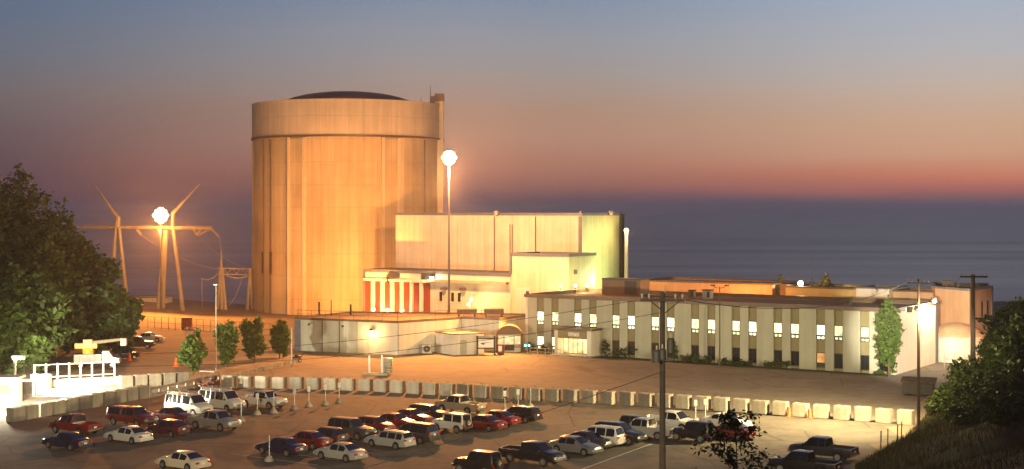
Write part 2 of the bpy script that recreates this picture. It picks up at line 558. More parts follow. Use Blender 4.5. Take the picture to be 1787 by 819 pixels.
# wooded bank turf: a sheet that follows the bank a little above the soil
bv, bf = [], []
bys = list(range(40, 181, 2)); bqs = [0.0, .8, 1.6, 2.6, 4, 6, 9, 12, 15, 18, 22, 27, 33, 40, 50, 65]
for y in bys:
    for q in bqs:
        x = bank_x(y) + q - .3 * math.sin(y * .9) * (1 if q < 1 else 0)
        bv.append((x, y, terrain(x, y) + .03 + .3 * min(1, q / 2) + .06 * math.sin(x * 1.7 + y * .8) * min(1, q)))
k_ = len(bqs)
bf = [(j * k_ + i, j * k_ + i + 1, (j + 1) * k_ + i + 1, (j + 1) * k_ + i) for j in range(len(bys) - 1) for i in range(k_ - 1)]
struct(MB().add(bv, bf).build('bank', M['bank_turf'], ang=180))


def sheet(name, pts, z, m):
    return struct(MB().add([(p[0], p[1], z) for p in pts], [tuple(range(len(pts)))]).build(name, m, smooth=False))


row = [G(205, 676), G(385, 675), G(640, 682), G(900, 697), G(1130, 708), G(1370, 725), G(1600, 742)]
sheet('parking_lot', [(-70, 109.5), (25.5, 109.5), (27.5, 114), (36, 129), (39.5, 138.5)] + [(p.x, p.y) for p in reversed(row)] + [(-50, 139), (-70, 139)], .004, M['asphalt'])
sheet('service_yard', [(-46, 168.5)] + [(p.x, p.y + .6) for p in row[1:]] + [(47, 154), (57, 176), (70, 200), (40, 214), (3, 214), (-1, 207), (-16.4, 202), (-33, 208.5), (-60, 196)], .003, M['yard_paving'])

# lake
LM = bpy.data.materials.new('lake_water'); LM.use_nodes = True
t_ = LM.node_tree; b_ = t_.nodes['Principled BSDF']
b_.inputs['Base Color'].default_value = (.035, .036, .062, 1); b_.inputs['Roughness'].default_value = .32; b_.inputs['Specular IOR Level'].default_value = .45
co_ = t_.nodes.new('ShaderNodeTexCoord'); mp_ = t_.nodes.new('ShaderNodeMapping'); mp_.inputs['Scale'].default_value = (.02, .07, 1)
t_.links.new(co_.outputs['Object'], mp_.inputs[0])
n_ = t_.nodes.new('ShaderNodeTexNoise'); n_.inputs['Scale'].default_value = 1; n_.inputs['Detail'].default_value = 8
t_.links.new(mp_.outputs[0], n_.inputs['Vector'])
bp_ = t_.nodes.new('ShaderNodeBump'); bp_.inputs['Strength'].default_value = .5; bp_.inputs['Distance'].default_value = 4
t_.links.new(n_.outputs[0], bp_.inputs['Height']); t_.links.new(bp_.outputs[0], b_.inputs['Normal'])
m2_ = t_.nodes.new('ShaderNodeMapping'); m2_.inputs['Scale'].default_value = (.0016, .012, 1); t_.links.new(co_.outputs['Object'], m2_.inputs[0])
n2_ = t_.nodes.new('ShaderNodeTexNoise'); n2_.inputs['Scale'].default_value = 1; n2_.inputs['Detail'].default_value = 5; t_.links.new(m2_.outputs[0], n2_.inputs['Vector'])
mr_ = t_.nodes.new('ShaderNodeMapRange'); mr_.inputs[1].default_value = .3; mr_.inputs[2].default_value = .7; mr_.inputs[3].default_value = .30; mr_.inputs[4].default_value = .40
t_.links.new(n2_.outputs[0], mr_.inputs[0]); t_.links.new(mr_.outputs[0], b_.inputs['Roughness'])
struct(MB().add([(-9000, 325, -7), (9000, 325, -7), (9000, 12000, -7), (-9000, 12000, -7)], [(0, 1, 2, 3)]).build('lake', LM, smooth=False))

# painted line ends of the front parking row, worn
ln = MB()
for (a, b) in (((1008, 822), (1142, 773)),):
    p, q = G(*a), G(*b)
    d = (q - p).normalized(); n = Vector((-d.y, d.x, 0)) * .07
    ln.add([p - n, q - n, q + n, p + n], [(0, 1, 2, 3)])
U = E2.copy(); V = -E1
p0 = G(560, 813)
for i in range(9):
    a = p0 + U * (2.75 * i) + V * .3
    for (s0, s1) in ((0, 4.9), (5.1, 10.0)):
        q0, q1 = a + V * s0, a + V * s1
        n = U * .06
        ln.add([q0 - n, q1 - n, q1 + n, q0 + n], [(0, 1, 2, 3)])
lo = ln.build('road_markings', M['paint_line'], smooth=False)
lo.location.z = .009
struct(lo)


# ------------------------------------------------------------------ buildings
def coping(poly, z, w, h, out=.12):
    mb = MB()
    n = len(poly)
    for i in range(n):
        p, q = Vector((*poly[i][:2], 0)), Vector((*poly[(i + 1) % n][:2], 0))
        ex = (q - p).normalized()
        L = (q - p).length
        mb.obox(p, ex, -out, L - w + out - .004, -w + out, out, z - h + .002, z + .03)
    return mb


def building(name, label, poly, z0, z1, wall, roof='roof_felt', trim='slate_trim', tw=.45, th=.35, lip=.35):
    c = sum((Vector((p[0], p[1], 0)) for p in poly), Vector()) / len(poly)
    t = thing(name, label, 'building', (c.x, c.y, z0))
    MB().prism(poly, z0, z1, top=False).build('wall', M[wall], t, smooth=False)
    MB().add([(p[0], p[1], z1 - lip) for p in poly], [tuple(range(len(poly)))]).build('roof', M[roof], t, smooth=False)
    if trim:
        coping(poly, z1, tw, th).build('coping', M[trim], t, smooth=False)
    return t


def rect(O, L, D, ex=E1, ey=E2):
    """front-left corner O, length along ex, depth along ey; counter-clockwise from above"""
    return [O, O + ex * L, O + ex * L + ey * D, O + ey * D]


# ---- round concrete reactor building
RC = Vector((-34.95, 300.0, -1.5)); RR = 19.9
t = thing('containment_building', 'tall round concrete building with shallow dark dome, washed in orange light', 'building', RC)
segs = 128
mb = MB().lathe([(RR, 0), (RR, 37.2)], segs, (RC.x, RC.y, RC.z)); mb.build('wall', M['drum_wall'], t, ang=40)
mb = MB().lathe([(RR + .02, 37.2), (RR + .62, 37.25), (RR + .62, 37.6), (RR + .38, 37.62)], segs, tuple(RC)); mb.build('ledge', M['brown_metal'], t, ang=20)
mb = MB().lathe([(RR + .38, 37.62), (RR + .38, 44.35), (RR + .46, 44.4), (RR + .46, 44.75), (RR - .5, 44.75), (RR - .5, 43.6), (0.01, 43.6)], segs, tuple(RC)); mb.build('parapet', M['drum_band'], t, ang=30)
mb = MB()
prof = [(15.5 * math.cos(a), 43.6 + 4.15 * math.sin(a)) for a in [i * math.pi / 2 / 14 for i in range(15)]]
prof[-1] = (.01, prof[-1][1])
mb.lathe(prof, 96, tuple(RC)); mb.build('dome', M['dome_dark'], t, ang=60)


def ang_for(px):
    """angle round the drum of the point that faces pixel px"""
    k = (px - CX) / F
    a = 1 + k * k; bq = -2 * (k * RC.x + RC.y); cq = RC.x ** 2 + RC.y ** 2 - RR ** 2
    d = (-bq - math.sqrt(max(0, bq * bq - 4 * a * cq))) / (2 * a)
    return math.atan2(d - RC.y, k * d - RC.x)


for px in (519, 681):
    a = ang_for(px)
    for k in (0, 1, 2):
        pass
    n = Vector((math.cos(a), math.sin(a), 0)); ex = Vector((-n.y, n.x, 0))
    O = Vector((RC.x, RC.y, 0)) + n * (RR - .4)
    mb = MB()
    wv = 1.75
    mb.obox(O, ex, -wv, wv, 0, .8, RC.z, RC.z + 36.9)
    mb.build('buttress', M['drum_wall'], t, smooth=False)
    mb = MB()
    for s_ in (-1, 1):
        mb.obox(O, ex, s_ * (wv + .02) - .28, s_ * (wv + .02) + .28, 0, .98, RC.z, RC.z + 37.1)
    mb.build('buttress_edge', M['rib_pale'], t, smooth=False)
for k in range(4):
    a = ang_for(519) + math.pi / 3 * (k + 2)
    n = Vector((math.cos(a), math.sin(a), 0)); ex = Vector((-n.y, n.x, 0))
    MB().obox(Vector((RC.x, RC.y, 0)) + n * (RR - .4), ex, -1.75, 1.75, 0, .7, RC.z, RC.z + 36.9).build('buttress', M['drum_wall'], t, smooth=False)
for px, w_, o_ in ((473, .10, .22), (461, .08, .2), (700, .5, .3), (740, .12, .2)):
    a = ang_for(px); n = Vector((math.cos(a), math.sin(a), 0)); ex = Vector((-n.y, n.x, 0))
    MB().obox(Vector((RC.x, RC.y, 0)) + n * (RR - .1), ex, -w_, w_, 0, o_ + .1, RC.z, RC.z + 37.0).build('conduit', M['rib_pale' if w_ > .3 else 'brown_metal'], t, smooth=False)
for px in (459, 473):
    a = ang_for(px); n = Vector((math.cos(a), math.sin(a), 0)); ex = Vector((-n.y, n.x, 0))
    MB().obox(Vector((RC.x, RC.y, 0)) + n * (RR - .1), ex, -.3, .3, 0, .3, RC.z + 9.5, RC.z + 14).build('access_ladder', M['steel_dark'], t, smooth=False)
# vent stack on the right flank
q0 = P(767, 300, 296)
vs = thing('vent_stack', 'square concrete vent stack rising above the round building at its right flank', 'chimney', (q0.x, q0.y, -1.5))
MB().obox(Vector((q0.x, q0.y, 0)), Vector((1, 0, 0)), -.85, .85, -1, 1, -1.5, 45.4).build('shaft', M['drum_band'], vs, smooth=False)
MB().obox(Vector((q0.x, q0.y, 0)), Vector((1, 0, 0)), -.98, .98, -1.12, 1.12, 43.9, 45.5).build('cap', M['brown_metal'], vs, smooth=False)
MB().obox(Vector((q0.x, q0.y, 0)), Vector((1, 0, 0)), -1.9, -1.0, -.6, .6, 39, 45.0).build('duct', M['slate_trim'], vs, smooth=False)
for px, y0, lab in ((735, 168, 'short thin antenna on the round building rim, left of the taller one'), (751, 150, 'tall thin antenna on the round building rim beside the vent stack')):
    p = P(px, 190, 296)
    tag(MB().tube([(p.x, p.y, 42.9), (p.x, p.y, P(px, y0, 296).z)], .11, 5, .05).build('antenna', M['steel_dark']), lab, 'antenna')

# ---- turbine hall
TO = Vector((11.95 - .83 * 40.6, 240 + .558 * 40.6, 0))
tp = rect(TO, 40.6, 13.9)
th_ = building('turbine_hall', 'tall flat roofed hall of pale vertical metal siding with lime green lit end wall', tp, 0, 20.5, 'siding_white', roof='slate_trim', tw=.5, th=.45)
TC = tp[1]
MB().obox(TC, E2, .45, 13.85, .0, .03, .1, 19.9).build('end_cladding', M['siding_green_lit'], th_, smooth=False)
MB().obox(TC, E1, -.62, .06, .01, .16, 0, 19.95).build('corner_trim', M['slate_trim'], th_, smooth=False)
MB().obox(TC, E2, 12.9, 13.9, .04, .5, 0, 20.3).build('downpipe', M['steel_dark'], th_, smooth=False)
for px in (863, 935):
    k = (px - CX) / F
    L_ = (TO.x - k * TO.y) / (k * E1.y - E1.x)
    MB().obox(TO, E1, L_ - .09, L_ + .09, .0, .12, 8, 19.9).build('downpipe', M['brown_metal'], th_, smooth=False)
mb = MB()
k = (893 - CX) / F; L_ = (TO.x - k * TO.y) / (k * E1.y - E1.x)
for s_ in (-.3, .3):
    mb.obox(TO, E1, L_ + s_ - .04, L_ + s_ + .04, .1, .2, 12.5, 18.5)
for i in range(16):
    mb.obox(TO, E1, L_ - .26, L_ + .26, .12, .17, 12.7 + i * .37, 12.76 + i * .37)
mb.build('ladder', M['brown_metal'], th_, smooth=False)
for px, d_, lab in ((866, 248, 'small roof fan beside the downpipe line on the tall hall'), (1067, 246, 'small pale roof fan near the green end of the tall hall'), (1018, 241, 'tiny roof beacon at the corner of the tall hall')):
    p = P(px, 372, d_)
    s_ = .5 if px != 1018 else .22
    o = MB().lathe([(s_ * .7, 0), (s_ * .7, s_ * .8), (s_ * 1.1, s_ * .85), (s_ * .9, s_ * 1.4), (.01, s_ * 1.6)], 12).build('roof_fan' if px != 1018 else 'roof_beacon', M['steel_galv'])
    o.location = (p.x, p.y + 1.2, 20.15 if px != 1018 else 20.53)
    if px == 1018: o.location.y = p.y; o.location = (TC.x - .2, TC.y + .1, 20.53)
    tag(o, lab, 'roof fan' if px != 1018 else 'beacon')

# ---- lower pale block in front of the hall
BO = Vector((-.14, 233.0, 0))
bp4 = rect(BO, 11.2, 8.5)
bb = building('pump_house', 'pale stepped metal block in front of the tall hall, lit yellow green', bp4, 0, 13.9, 'siding_pale', roof='slate_trim', tw=.45, th=.45)
MB().obox(bp4[1], E2, .1, 8.4, 0, .025, .1, 13.4).build('end_cladding', M['siding_green_lit'], bb, smooth=False)
MB().obox(BO, E1, .9, 3.9, 0, .10, 0, 8.2).build('roller_door', M['white_wall'], bb, smooth=False)
MB().obox(bp4[1], E2, 1.7, 2.5, .03, .12, 10.6, 11.3).build('vent', M['steel_dark'], bb, smooth=False)
MB().obox(BO, E1, -.25, .15, -.05, .2, 10.4, 13.7).build('corner_trim', M['slate_trim'], bb, smooth=False)

# ---- hall with the red panels
CO = Vector((-.14 - .83 * 32.1, 236 + .558 * 32.1, 0))
cp = rect(CO, 32.0, 7.5)
cb_ = building('panel_hall', 'white walled hall with a row of tall red panels between pilasters', cp, -.5, 10.35, 'white_wall', roof='slate_trim', tw=.5, th=.5)


def along(O, px, ex=E1):
    k = (px - CX) / F
    return (O.x - k * O.y) / (k * ex.y - ex.x)


pan = [(637.5, 648.5), (655, 665), (672, 682), (688.5, 699), (705, 716), (722, 733), (739.5, 751)]
for a, b in pan:
    MB().obox(CO, E1, along(CO, a), along(CO, b), 0, .06, 1.0, 8.25).build('red_panel', M['red_panel'], cb_, smooth=False)
for (a0, b0), (a1, b1) in zip(pan, pan[1:]):
    MB().obox(CO, E1, along(CO, b0) + .15, along(CO, a1) - .15, 0, .4, -.5, 8.5).build('pilaster', M['white_wall'], cb_, smooth=False)
MB().obox(CO, E1, .3, along(CO, 753), .41, .62, 8.35, 8.75).build('lintel', M['white_wall'], cb_, smooth=False)
MB().obox(CO, E1, -.12, .35, 0, .2, -.5, 10.2).build('corner_trim', M['slate_trim'], cb_, smooth=False)
MB().obox(CO, E1, along(CO, 752), along(CO, 889), 0, 1.1, 8.55, 8.9).build('soffit_ledge', M['orange_wall'], cb_, smooth=False)
for px in (770, 790.5, 802):
    a = along(CO, px)
    w_ = MB().obox(CO, E1, a - .42, a + .42, 0, .09, 5.0, 6.9).build('window', M['white_wall'], cb_, smooth=False)
    MB().obox(CO, E1, a - .3, a + .3, .09, .12, 5.2, 6.75).build('pane', M['glass_dark'], w_, smooth=False)
for px in (775, 808):
    a = along(CO, px)
    MB().obox(CO, E1, a - .3, a + .7, .02, .8, 7.2, 7.6).build('awning', M['brown_metal'], cb_, smooth=False)
a = along(CO, 685)
mb = MB().obox(CO, E1, a - .2, a + 1.7, .15, 1.0, 9.0, 9.7).obox(CO, E1, a - .8, a - .2, .2, .8, 8.9, 9.55); mb.obox(CO, E1, a - .8, a - .45, .2, .7, 8.0, 8.9)
mb.build('exhaust_duct', M['steel_dark'], cb_, smooth=False)
a = along(CO, 748)
MB().obox(CO, E1, a - 1.4, a + 1.5, .1, .3, 8.9, 9.9).build('louvre', M['steel_dark'], cb_, smooth=False)


def bulb(parent, loc, m, r=.3, name='lamp_globe'):
    mb = MB().lathe([(.01, -r)] + [(r * math.cos(a), r * math.sin(a)) for a in [(-3 + i) * math.pi / 8 for i in range(7)]] + [(.01, r)], 12, tuple(loc))
    return mb.build(name, M[m], parent)


def wall_lamp(px, O, z, m, power, col, label, proj=.7, r=.28, aimz=-3, spot=True):
    a = along(O, px)
    ey = Vector((E1.y, -E1.x, 0))
    base = O + E1 * a
    t = thing('wall_lamp', label, 'wall lamp', (base.x, base.y, z))
    MB().tube([base + Vector((0, 0, z + .2)), base + ey * proj * .8 + Vector((0, 0, z + .35))], .05, 6).build('arm', M['steel_dark'], t)
    p = base + ey * proj + Vector((0, 0, z))
    MB().lathe([(r * 1.25, .12), (r * .7, .38), (.01, .42)], 12, tuple(p)).build('hood', M['steel_dark'], t)
    bulb(t, p, m, r)
    if power:
        lamp('lamp_light', t, p + ey * .5 + Vector((0, 0, -.1)), power, col, r=.25)
    return t


wall_lamp(757, CO, 9.3, 'lamp_white', 500, WARM, 'yellow white wall lamp beside the louvre above the red panels')
for i, (px, lab) in enumerate(((665, 'low glowing lamp before the second red panel gap, leftmost of three'), (690, 'low glowing lamp before the red panels, middle of three'), (715, 'low glowing lamp before the red panels, rightmost of three'))):
    a = along(CO, px)
    base = CO + E1 * a + Vector((E1.y, -E1.x, 0)) * 2.2
    t = thing('yard_lamp', lab, 'lamp', (base.x, base.y, 0), 0, 'lamps before the red panels')
    MB().tube([(base.x, base.y, 0), (base.x, base.y, 3.1)], .06, 6).build('post', M['steel_dark'], t)
    bulb(t, (base.x, base.y, 3.35), 'lamp_sodium', .34)
    lamp('lamp_light', t, (base.x + E1.y * .7, base.y - E1.x * .7, 3.6), 220, (1, .6, .2), r=.3)
    l2 = lamp('wall_wash_light', t, (base.x - E1.y * .6, base.y + E1.x * .6, 3.6), 120, (1, .62, .22), r=.3)
p = CO + E1 * along(CO, 838) + Vector((E1.y, -E1.x, 0)) * 3
t = thing('yard_lamp', 'paired bright lamp head on a post right of the small windows', 'lamp', (p.x, p.y, 0))
MB().tube([(p.x, p.y, 0), (p.x, p.y, 5.6)], .07, 6).build('post', M['steel_galv'], t)
bulb(t, (p.x - .25, p.y, 5.1), 'lamp_sodium', .27); bulb(t, (p.x + .2, p.y, 5.9), 'lamp_sodium', .3)
lamp('lamp_light', t, (p.x, p.y - .8, 5.5), 900, (1, .62, .22), r=.3)
t.name = 'double_yard_lamp'

# ---- low annex in front
A0, A1, A2, A3 = Vector((-32.4, 210, 0)), Vector((-16.5, 203.3, 0)), Vector((-7.6, 211.2, 0)), Vector((-1.9, 208.6, 0))
ap = [A0, A1, A2, A3, Vector((3.0, 217.5, 0)), Vector((-25.5, 222.5, 0))]
an = building('security_annex', 'low flat roofed annex with greenish metal siding and a glowing wall lamp', ap, 0, 4.95, 'siding_annex', tw=.35, th=.3, lip=.15, trim='brown_metal')
exl = (A1 - A0).normalized()
MB().obox(A0, exl, -.1, .9, 0, .12, 0, 4.6).build('corner_trim', M['slate_trim'], an, smooth=False)
MB().obox(A0, exl, 10.6, 17.2, 0, .05, .05, 4.6).build('lit_panel', M['white_wall'], an, smooth=False)
MB().obox(A1, (A2 - A1).normalized(), .1, 11.8, 0, .05, .05, 4.6).build('side_panel', M['white_wall'], an, smooth=False)
for f in (.27, .44):
    MB().obox(A0, exl, 17.2 * f - .05, 17.2 * f + .05, 0, .1, 0, 4.6).build('conduit', M['brown_metal'], an, smooth=False)
mb = MB()
for px_, pz in ((540, 4.0), (600, 3.9)):
    mb.obox(A0, exl, 17.2 * (px_ - 515) / 180 - .15, 17.2 * (px_ - 515) / 180 + .15, 0, .15, pz - .15, pz + .15)
mb.build('junction_box', M['steel_dark'], an, smooth=False)
exl2 = Vector((exl.y, -exl.x, 0))
pb = A0 + exl * 13.2
wl = thing('wall_lamp', 'round orange lamp glowing on the front wall of the low annex', 'wall lamp', (pb.x, pb.y, 3.3))
MB().tube([pb + Vector((0, 0, 3.5)), pb + exl2 * .5 + Vector((0, 0, 3.6))], .05, 6).build('arm', M['steel_dark'], wl)
q = pb + exl2 * .6 + Vector((0, 0, 3.3))
MB().lathe([(.4, .16), (.22, .42), (.01, .46)], 12, tuple(q)).build('hood', M['steel_dark'], wl)
bulb(wl, q, 'lamp_sodium', .32)
lamp('lamp_light', wl, q + exl2 * .6 + Vector((0, 0, -.15)), PW['annex'], (1, .6, .2), r=.3)
# roof railing
rl_ = thing('roof_railing', 'rusty brown pipe railing round the flat roof of the low annex', 'railing', (A1.x, A1.y, 4.98))
mb = MB(); posts = []
ring = [A0, A1, A2, A3]
for p, q in zip(ring, ring[1:]):
    L = (q - p).length; ex = (q - p).normalized()
    n = max(2, int(L / 2.2))
    inw = Vector((-ex.y, ex.x, 0)) * .3
    for i in range(n + 1):
        posts.append(p + ex * (L * i / n * .97 + .2) + inw)
    for z in (5.5, 6.05):
        mb.tube([p + inw + ex * .2 + Vector((0, 0, z)), q + inw - ex * .2 + Vector((0, 0, z))], .035, 5)
mb.build('rail', M['brown_metal'], rl_)
for p in posts:
    MB().tube([p + Vector((0, 0, 4.7)), p + Vector((0, 0, 6.1))], .035, 5).build('post', M['brown_metal'], rl_)
for px, lab, h_ in ((557, 'small roof vent pipe near the left end of the annex roof', 1.3), (612, 'roof vent pipe behind the annex railing, left of the red panels', .9), (578, 'slim roof vent pipe between the two stouter ones on the annex', 1.6)):
    p = P(px, 548, 216); tag(MB().tube([(p.x, p.y, 4.8), (p.x, p.y, 5.6 + h_)], .16 if px != 578 else .08, 8).build('vent_pipe', M['steel_dark']), lab, 'vent pipe')
for px, lab in ((815, 'brown air handling unit on the annex roof below the small windows'), (862, 'flat brown air handling unit on the annex roof beside the pale block')):
    p = P(px, 548, 213.5)
    t = thing('roof_unit', lab, 'roof unit', (p.x, p.y, 4.8))
    MB().box(p.x - 1.5, p.x + 1.5, p.y - .8, p.y + .8, 5.25, 6.0).build('casing', M['brown_metal'], t, bevel=.05)
    MB().box(p.x - 1.3, p.x - 1.1, p.y - .7, p.y + .7, 4.8, 5.25).box(p.x + 1.1, p.x + 1.3, p.y - .7, p.y + .7, 4.8, 5.25).build('stand', M['steel_dark'], t)

# ---- white shed, air conditioner
SO = Vector((-8.45, 203.3, 0)); sl = Vector((-11.2, 207.3, 0)); sr = Vector((-4.1, 205.2, 0))
sh = [SO, sr, sr + (sl - SO), sl]
st = building('white_shed', 'small plain white flat roofed shed against the low annex', sh, 0, 3.05, 'white_wall', trim='brown_metal', tw=.15, th=.12, lip=.06, roof='concrete')
MB().obox(SO, (sr - SO).normalized(), 1.0, 2.0, 0, .06, .05, 2.15).build('door', M['pier_white'], st, smooth=False)
p = G(745, 618)
t = thing('air_conditioner', 'boxy grey air conditioner on the ground left of the white shed', 'air conditioner', (p.x, p.y, 0))
MB().box(p.x - .7, p.x + .7, p.y - .4, p.y + .4, .1, 1.4).build('casing', M['steel_galv'], t, bevel=.03)
MB().lathe([(.5, 0), (.5, -.06), (.42, -.07), (.1, -.05)], 16, (p.x, p.y - .42, .78), 'y').build('fan_grille', M['steel_dark'], t)

# ---- office building
OO = Vector((2.1, 210.0, 0)); OL = 56.2; OD = 17.8; OH = 8.42
ok_ = rect(OO, OL, OD)
of = thing('office_building', 'two storey white office building with rows of narrow lit windows', 'building', (OO.x, OO.y, 0))
core = rect(OO - Vector((E1.y, -E1.x, 0)) * .3 + E1 * .3, OL - .6, OD - .6)
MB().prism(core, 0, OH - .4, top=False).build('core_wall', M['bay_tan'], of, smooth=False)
wins = [943, 968.5, 1008, 1034.5, 1074.5, 1101.5, 1143, 1170, 1212.7, 1241, 1284, 1313, 1357.3, 1387, 1432, 1463, 1509, 1542]
ts = [along(OO, p) for p in wins]
HWD = .62
wall = MB(); prev = 0.0
for tcen in ts + [None]:
    nxt = OL if tcen is None else tcen - HWD
    wall.obox(OO, E1, prev, nxt, -.32, 0, 0, OH - .45)
    if tcen is not None: prev = tcen + HWD
wall.obox(ok_[1], E2, .33, OD, -.32, 0, 0, OH - .45)
wall.obox(ok_[0], E2, .33, OD, 0, .32, 0, OH - .45)
wall.obox(ok_[3], E1, .33, OL - .33, -.32, 0, 0, OH - .45)
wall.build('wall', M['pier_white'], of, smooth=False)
MB().add([(p.x, p.y, OH - .5) for p in ok_], [(0, 1, 2, 3)]).build('roof', M['roof_felt'], of, smooth=False)
coping(ok_, OH + .05, .55, .48, .22).build('coping', M['brown_metal'], of, smooth=False)
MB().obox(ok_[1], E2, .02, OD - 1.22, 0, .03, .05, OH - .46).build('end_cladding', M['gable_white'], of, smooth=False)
MB().obox(ok_[1], E2, OD - 1.2, OD, .003, .06, 0, OH - .46).build('end_trim', M['slate_trim'], of, smooth=False)
MB().obox(OO, E1, -.04, .36, .003, .10, 0, OH - .46).build('corner_trim', M['white_wall'], of, smooth=False)
for i, tcen in enumerate(ts):
    # upper window: frame, one bright upper sash, two small lower lights
    f = MB()
    f.obox(OO, E1, tcen - .58, tcen + .58, -.28, -.12, 4.0, 5.98)
    fo = f.build('window', M['steel_dark'], of, smooth=False)
    g = MB()
    g.obox(OO, E1, tcen - .52, tcen - .02, -.12, -.10, 4.62, 5.9); g.obox(OO, E1, tcen + .02, tcen + .52, -.12, -.10, 4.62, 5.9)
    g.obox(OO, E1, tcen - .46, tcen - .08, -.12, -.10, 4.1, 4.42); g.obox(OO, E1, tcen + .08, tcen + .46, -.12, -.10, 4.1, 4.42)
    g.build('pane', M['room_glow_' + 'babdcbabcdabadbcab'[i]], fo, smooth=False)
    lit = i < 2; door = 985 < wins[i] < 1050
    if door: continue
    fo = MB().obox(OO, E1, tcen - .58, tcen + .58, -.28, -.12, .35, 2.3).build('window', M['steel_dark'], of, smooth=False)
    g = MB()
    if lit:
        g.obox(OO, E1, tcen - .52, tcen - .02, -.12, -.10, .95, 2.22); g.obox(OO, E1, tcen + .02, tcen + .52, -.12, -.10, .95, 2.22)
        g.obox(OO, E1, tcen - .46, tcen - .08, -.12, -.10, .43, .75); g.obox(OO, E1, tcen + .08, tcen + .46, -.12, -.10, .43, .75)
        g.build('pane', M['window_glow'], fo, smooth=False)
    elif wins[i] == 1432:
        g.obox(OO, E1, tcen - .52, tcen + .52, -.12, -.10, 1.0, 2.22)
        g.build('pane', M['window_glow_orange'], fo, smooth=False)
    else:
        g.obox(OO, E1, tcen - .52, tcen - .02, -.12, -.10, .45, 2.22); g.obox(OO, E1, tcen + .02, tcen + .52, -.12, -.10, .45, 2.22)
        g.build('pane', M['glass_dark'], fo, smooth=False)
# entrance porch
a0, a1 = along(OO, 984), along(OO, 1048)
ep = OO + E1 * a0
po = of
MB().obox(OO, E1, a0, a0 + .55, .0, 2.6, 0, 3.7).build('porch_pier', M['white_wall'], po, smooth=False)
MB().obox(OO, E1, a1 - .75, a1, 0, 2.6, 0, 3.7).build('porch_pier', M['white_wall'], po, smooth=False)
MB().obox(OO, E1, a0 + .552, a1 - .752, 0, 2.4, 2.45, 3.6).build('porch_header', M['bay_tan'], po, smooth=False)
MB().obox(OO, E1, a0 - .3, a1 + .3, -.2, 2.9, 3.7, 3.98).build('porch_roof', M['brown_metal'], po, smooth=False)
mb = MB().obox(OO, E1, a0 + .552, a1 - .752, .9, 1.0, .12, 2.45)
dr = mb.build('glass_door', M['steel_dark'], po, smooth=False)
g = MB()
wd = (a1 - a0 - 1.3) / 6
for i in range(6):
    g.obox(OO, E1, a0 + .552 + wd * i + .06, a0 + .552 + wd * (i + 1) - .06, 1.0, 1.02, .22, 2.38)
g.build('pane', M['lobby_glow'], dr, smooth=False)
MB().obox(OO, E1, a0 - .3, a1 + .3, 0.02, 3.6, .01, .12).build('porch_step', M['concrete'], po, smooth=False)
sg = MB().obox(OO, E1, a0 + 2.2, a0 + 4.2, 2.4, 2.47, 2.75, 3.4).build('sign_plate', M['concrete'], po, smooth=False)
g = MB()
for i in range(4):
    x = a0 + 2.32 + i * .46
    g.obox(OO, E1, x, x + .09, 2.47, 2.49, 2.85, 3.3); g.obox(OO, E1, x + .25, x + .34, 2.47, 2.49, 2.85, 3.3)
    g.obox(OO, E1, x + .09, x + .25, 2.47, 2.49, 3.21 if i % 2 else 2.85, 3.3 if i % 2 else 2.94)
g.build('sign_marks', M['sign_white'], sg, smooth=False)
ey_ = Vector((E1.y, -E1.x, 0))
lamp('lobby_light', of, OO + E1 * ((a0 + a1) / 2) + ey_ * 1.7 + Vector((0, 0, 2.2)), 260, (1, .68, .3), r=.3)

# rooftop units on the office roof
def roof_box(px, py, d, w, dp, h, m, name, label, cat='roof unit'):
    p = P(px, py, d)
    t = thing(name, label, cat, (p.x, p.y, OH - .5))
    MB().obox(Vector((p.x, p.y, 0)), E1, -w / 2, w / 2, -dp / 2, dp / 2, OH - .47, OH - .5 + h).build('casing', M[m], t, smooth=False)
    MB().obox(Vector((p.x, p.y, 0)), E1, -w / 2 - .06, w / 2 + .06, -dp / 2 - .06, dp / 2 + .06, OH - .498 + h, OH - .36 + h).build('cap', M['steel_dark' if m != 'white_wall' else 'steel_galv'], t, smooth=False)
    MB().obox(Vector((p.x, p.y, 0)), E1, w * .1, w * .4, dp / 2, dp / 2 + .04, OH - .2, OH - .7 + h).build('vent', M['steel_dark'], t, smooth=False)
    return t


roof_box(1092, 505, 215, 6.6, 3.0, 2.5, 'brown_metal', 'roof_unit', 'large brown boxed unit on the office roof behind the entrance end')
roof_box(1235, 512, 206, 1.3, 1.0, 1.3, 'steel_galv', 'roof_unit', 'small grey cabinet on the office roof before the orange wall')
roof_box(1208, 512, 207, .8, .8, 1.2, 'brown_metal', 'roof_unit', 'small brown vent box on the office roof left of the grey cabinet')
roof_box(1478, 524, 190, 1.2, .9, 1.1, 'brown_metal', 'roof_unit', 'small dark vent box on the office roof near the tall green tree')
for i, (px, py, d_, lab) in enumerate(((978, 508, 219, 'small glowing roof lamp at the far left of the office roof'), (1004, 506, 221, 'dim glowing roof lamp between two others on the office roof'), (1024, 503, 222, 'glowing roof lamp nearest the brown roof unit'))):
    p = P(px, py, d_)
    t = thing('roof_lamp', lab, 'lamp', (p.x, p.y, OH - .5), 0, 'lamps on the office roof')
    MB().tube([(p.x, p.y, OH - .5), (p.x, p.y, OH + .5)], .05, 6).build('post', M['steel_dark'], t)
    bulb(t, (p.x, p.y, OH + .7), 'lamp_sodium', .22)
    lamp('lamp_light', t, (p.x, p.y + .5, OH + .8), 900, (1, .78, .36), r=.25)

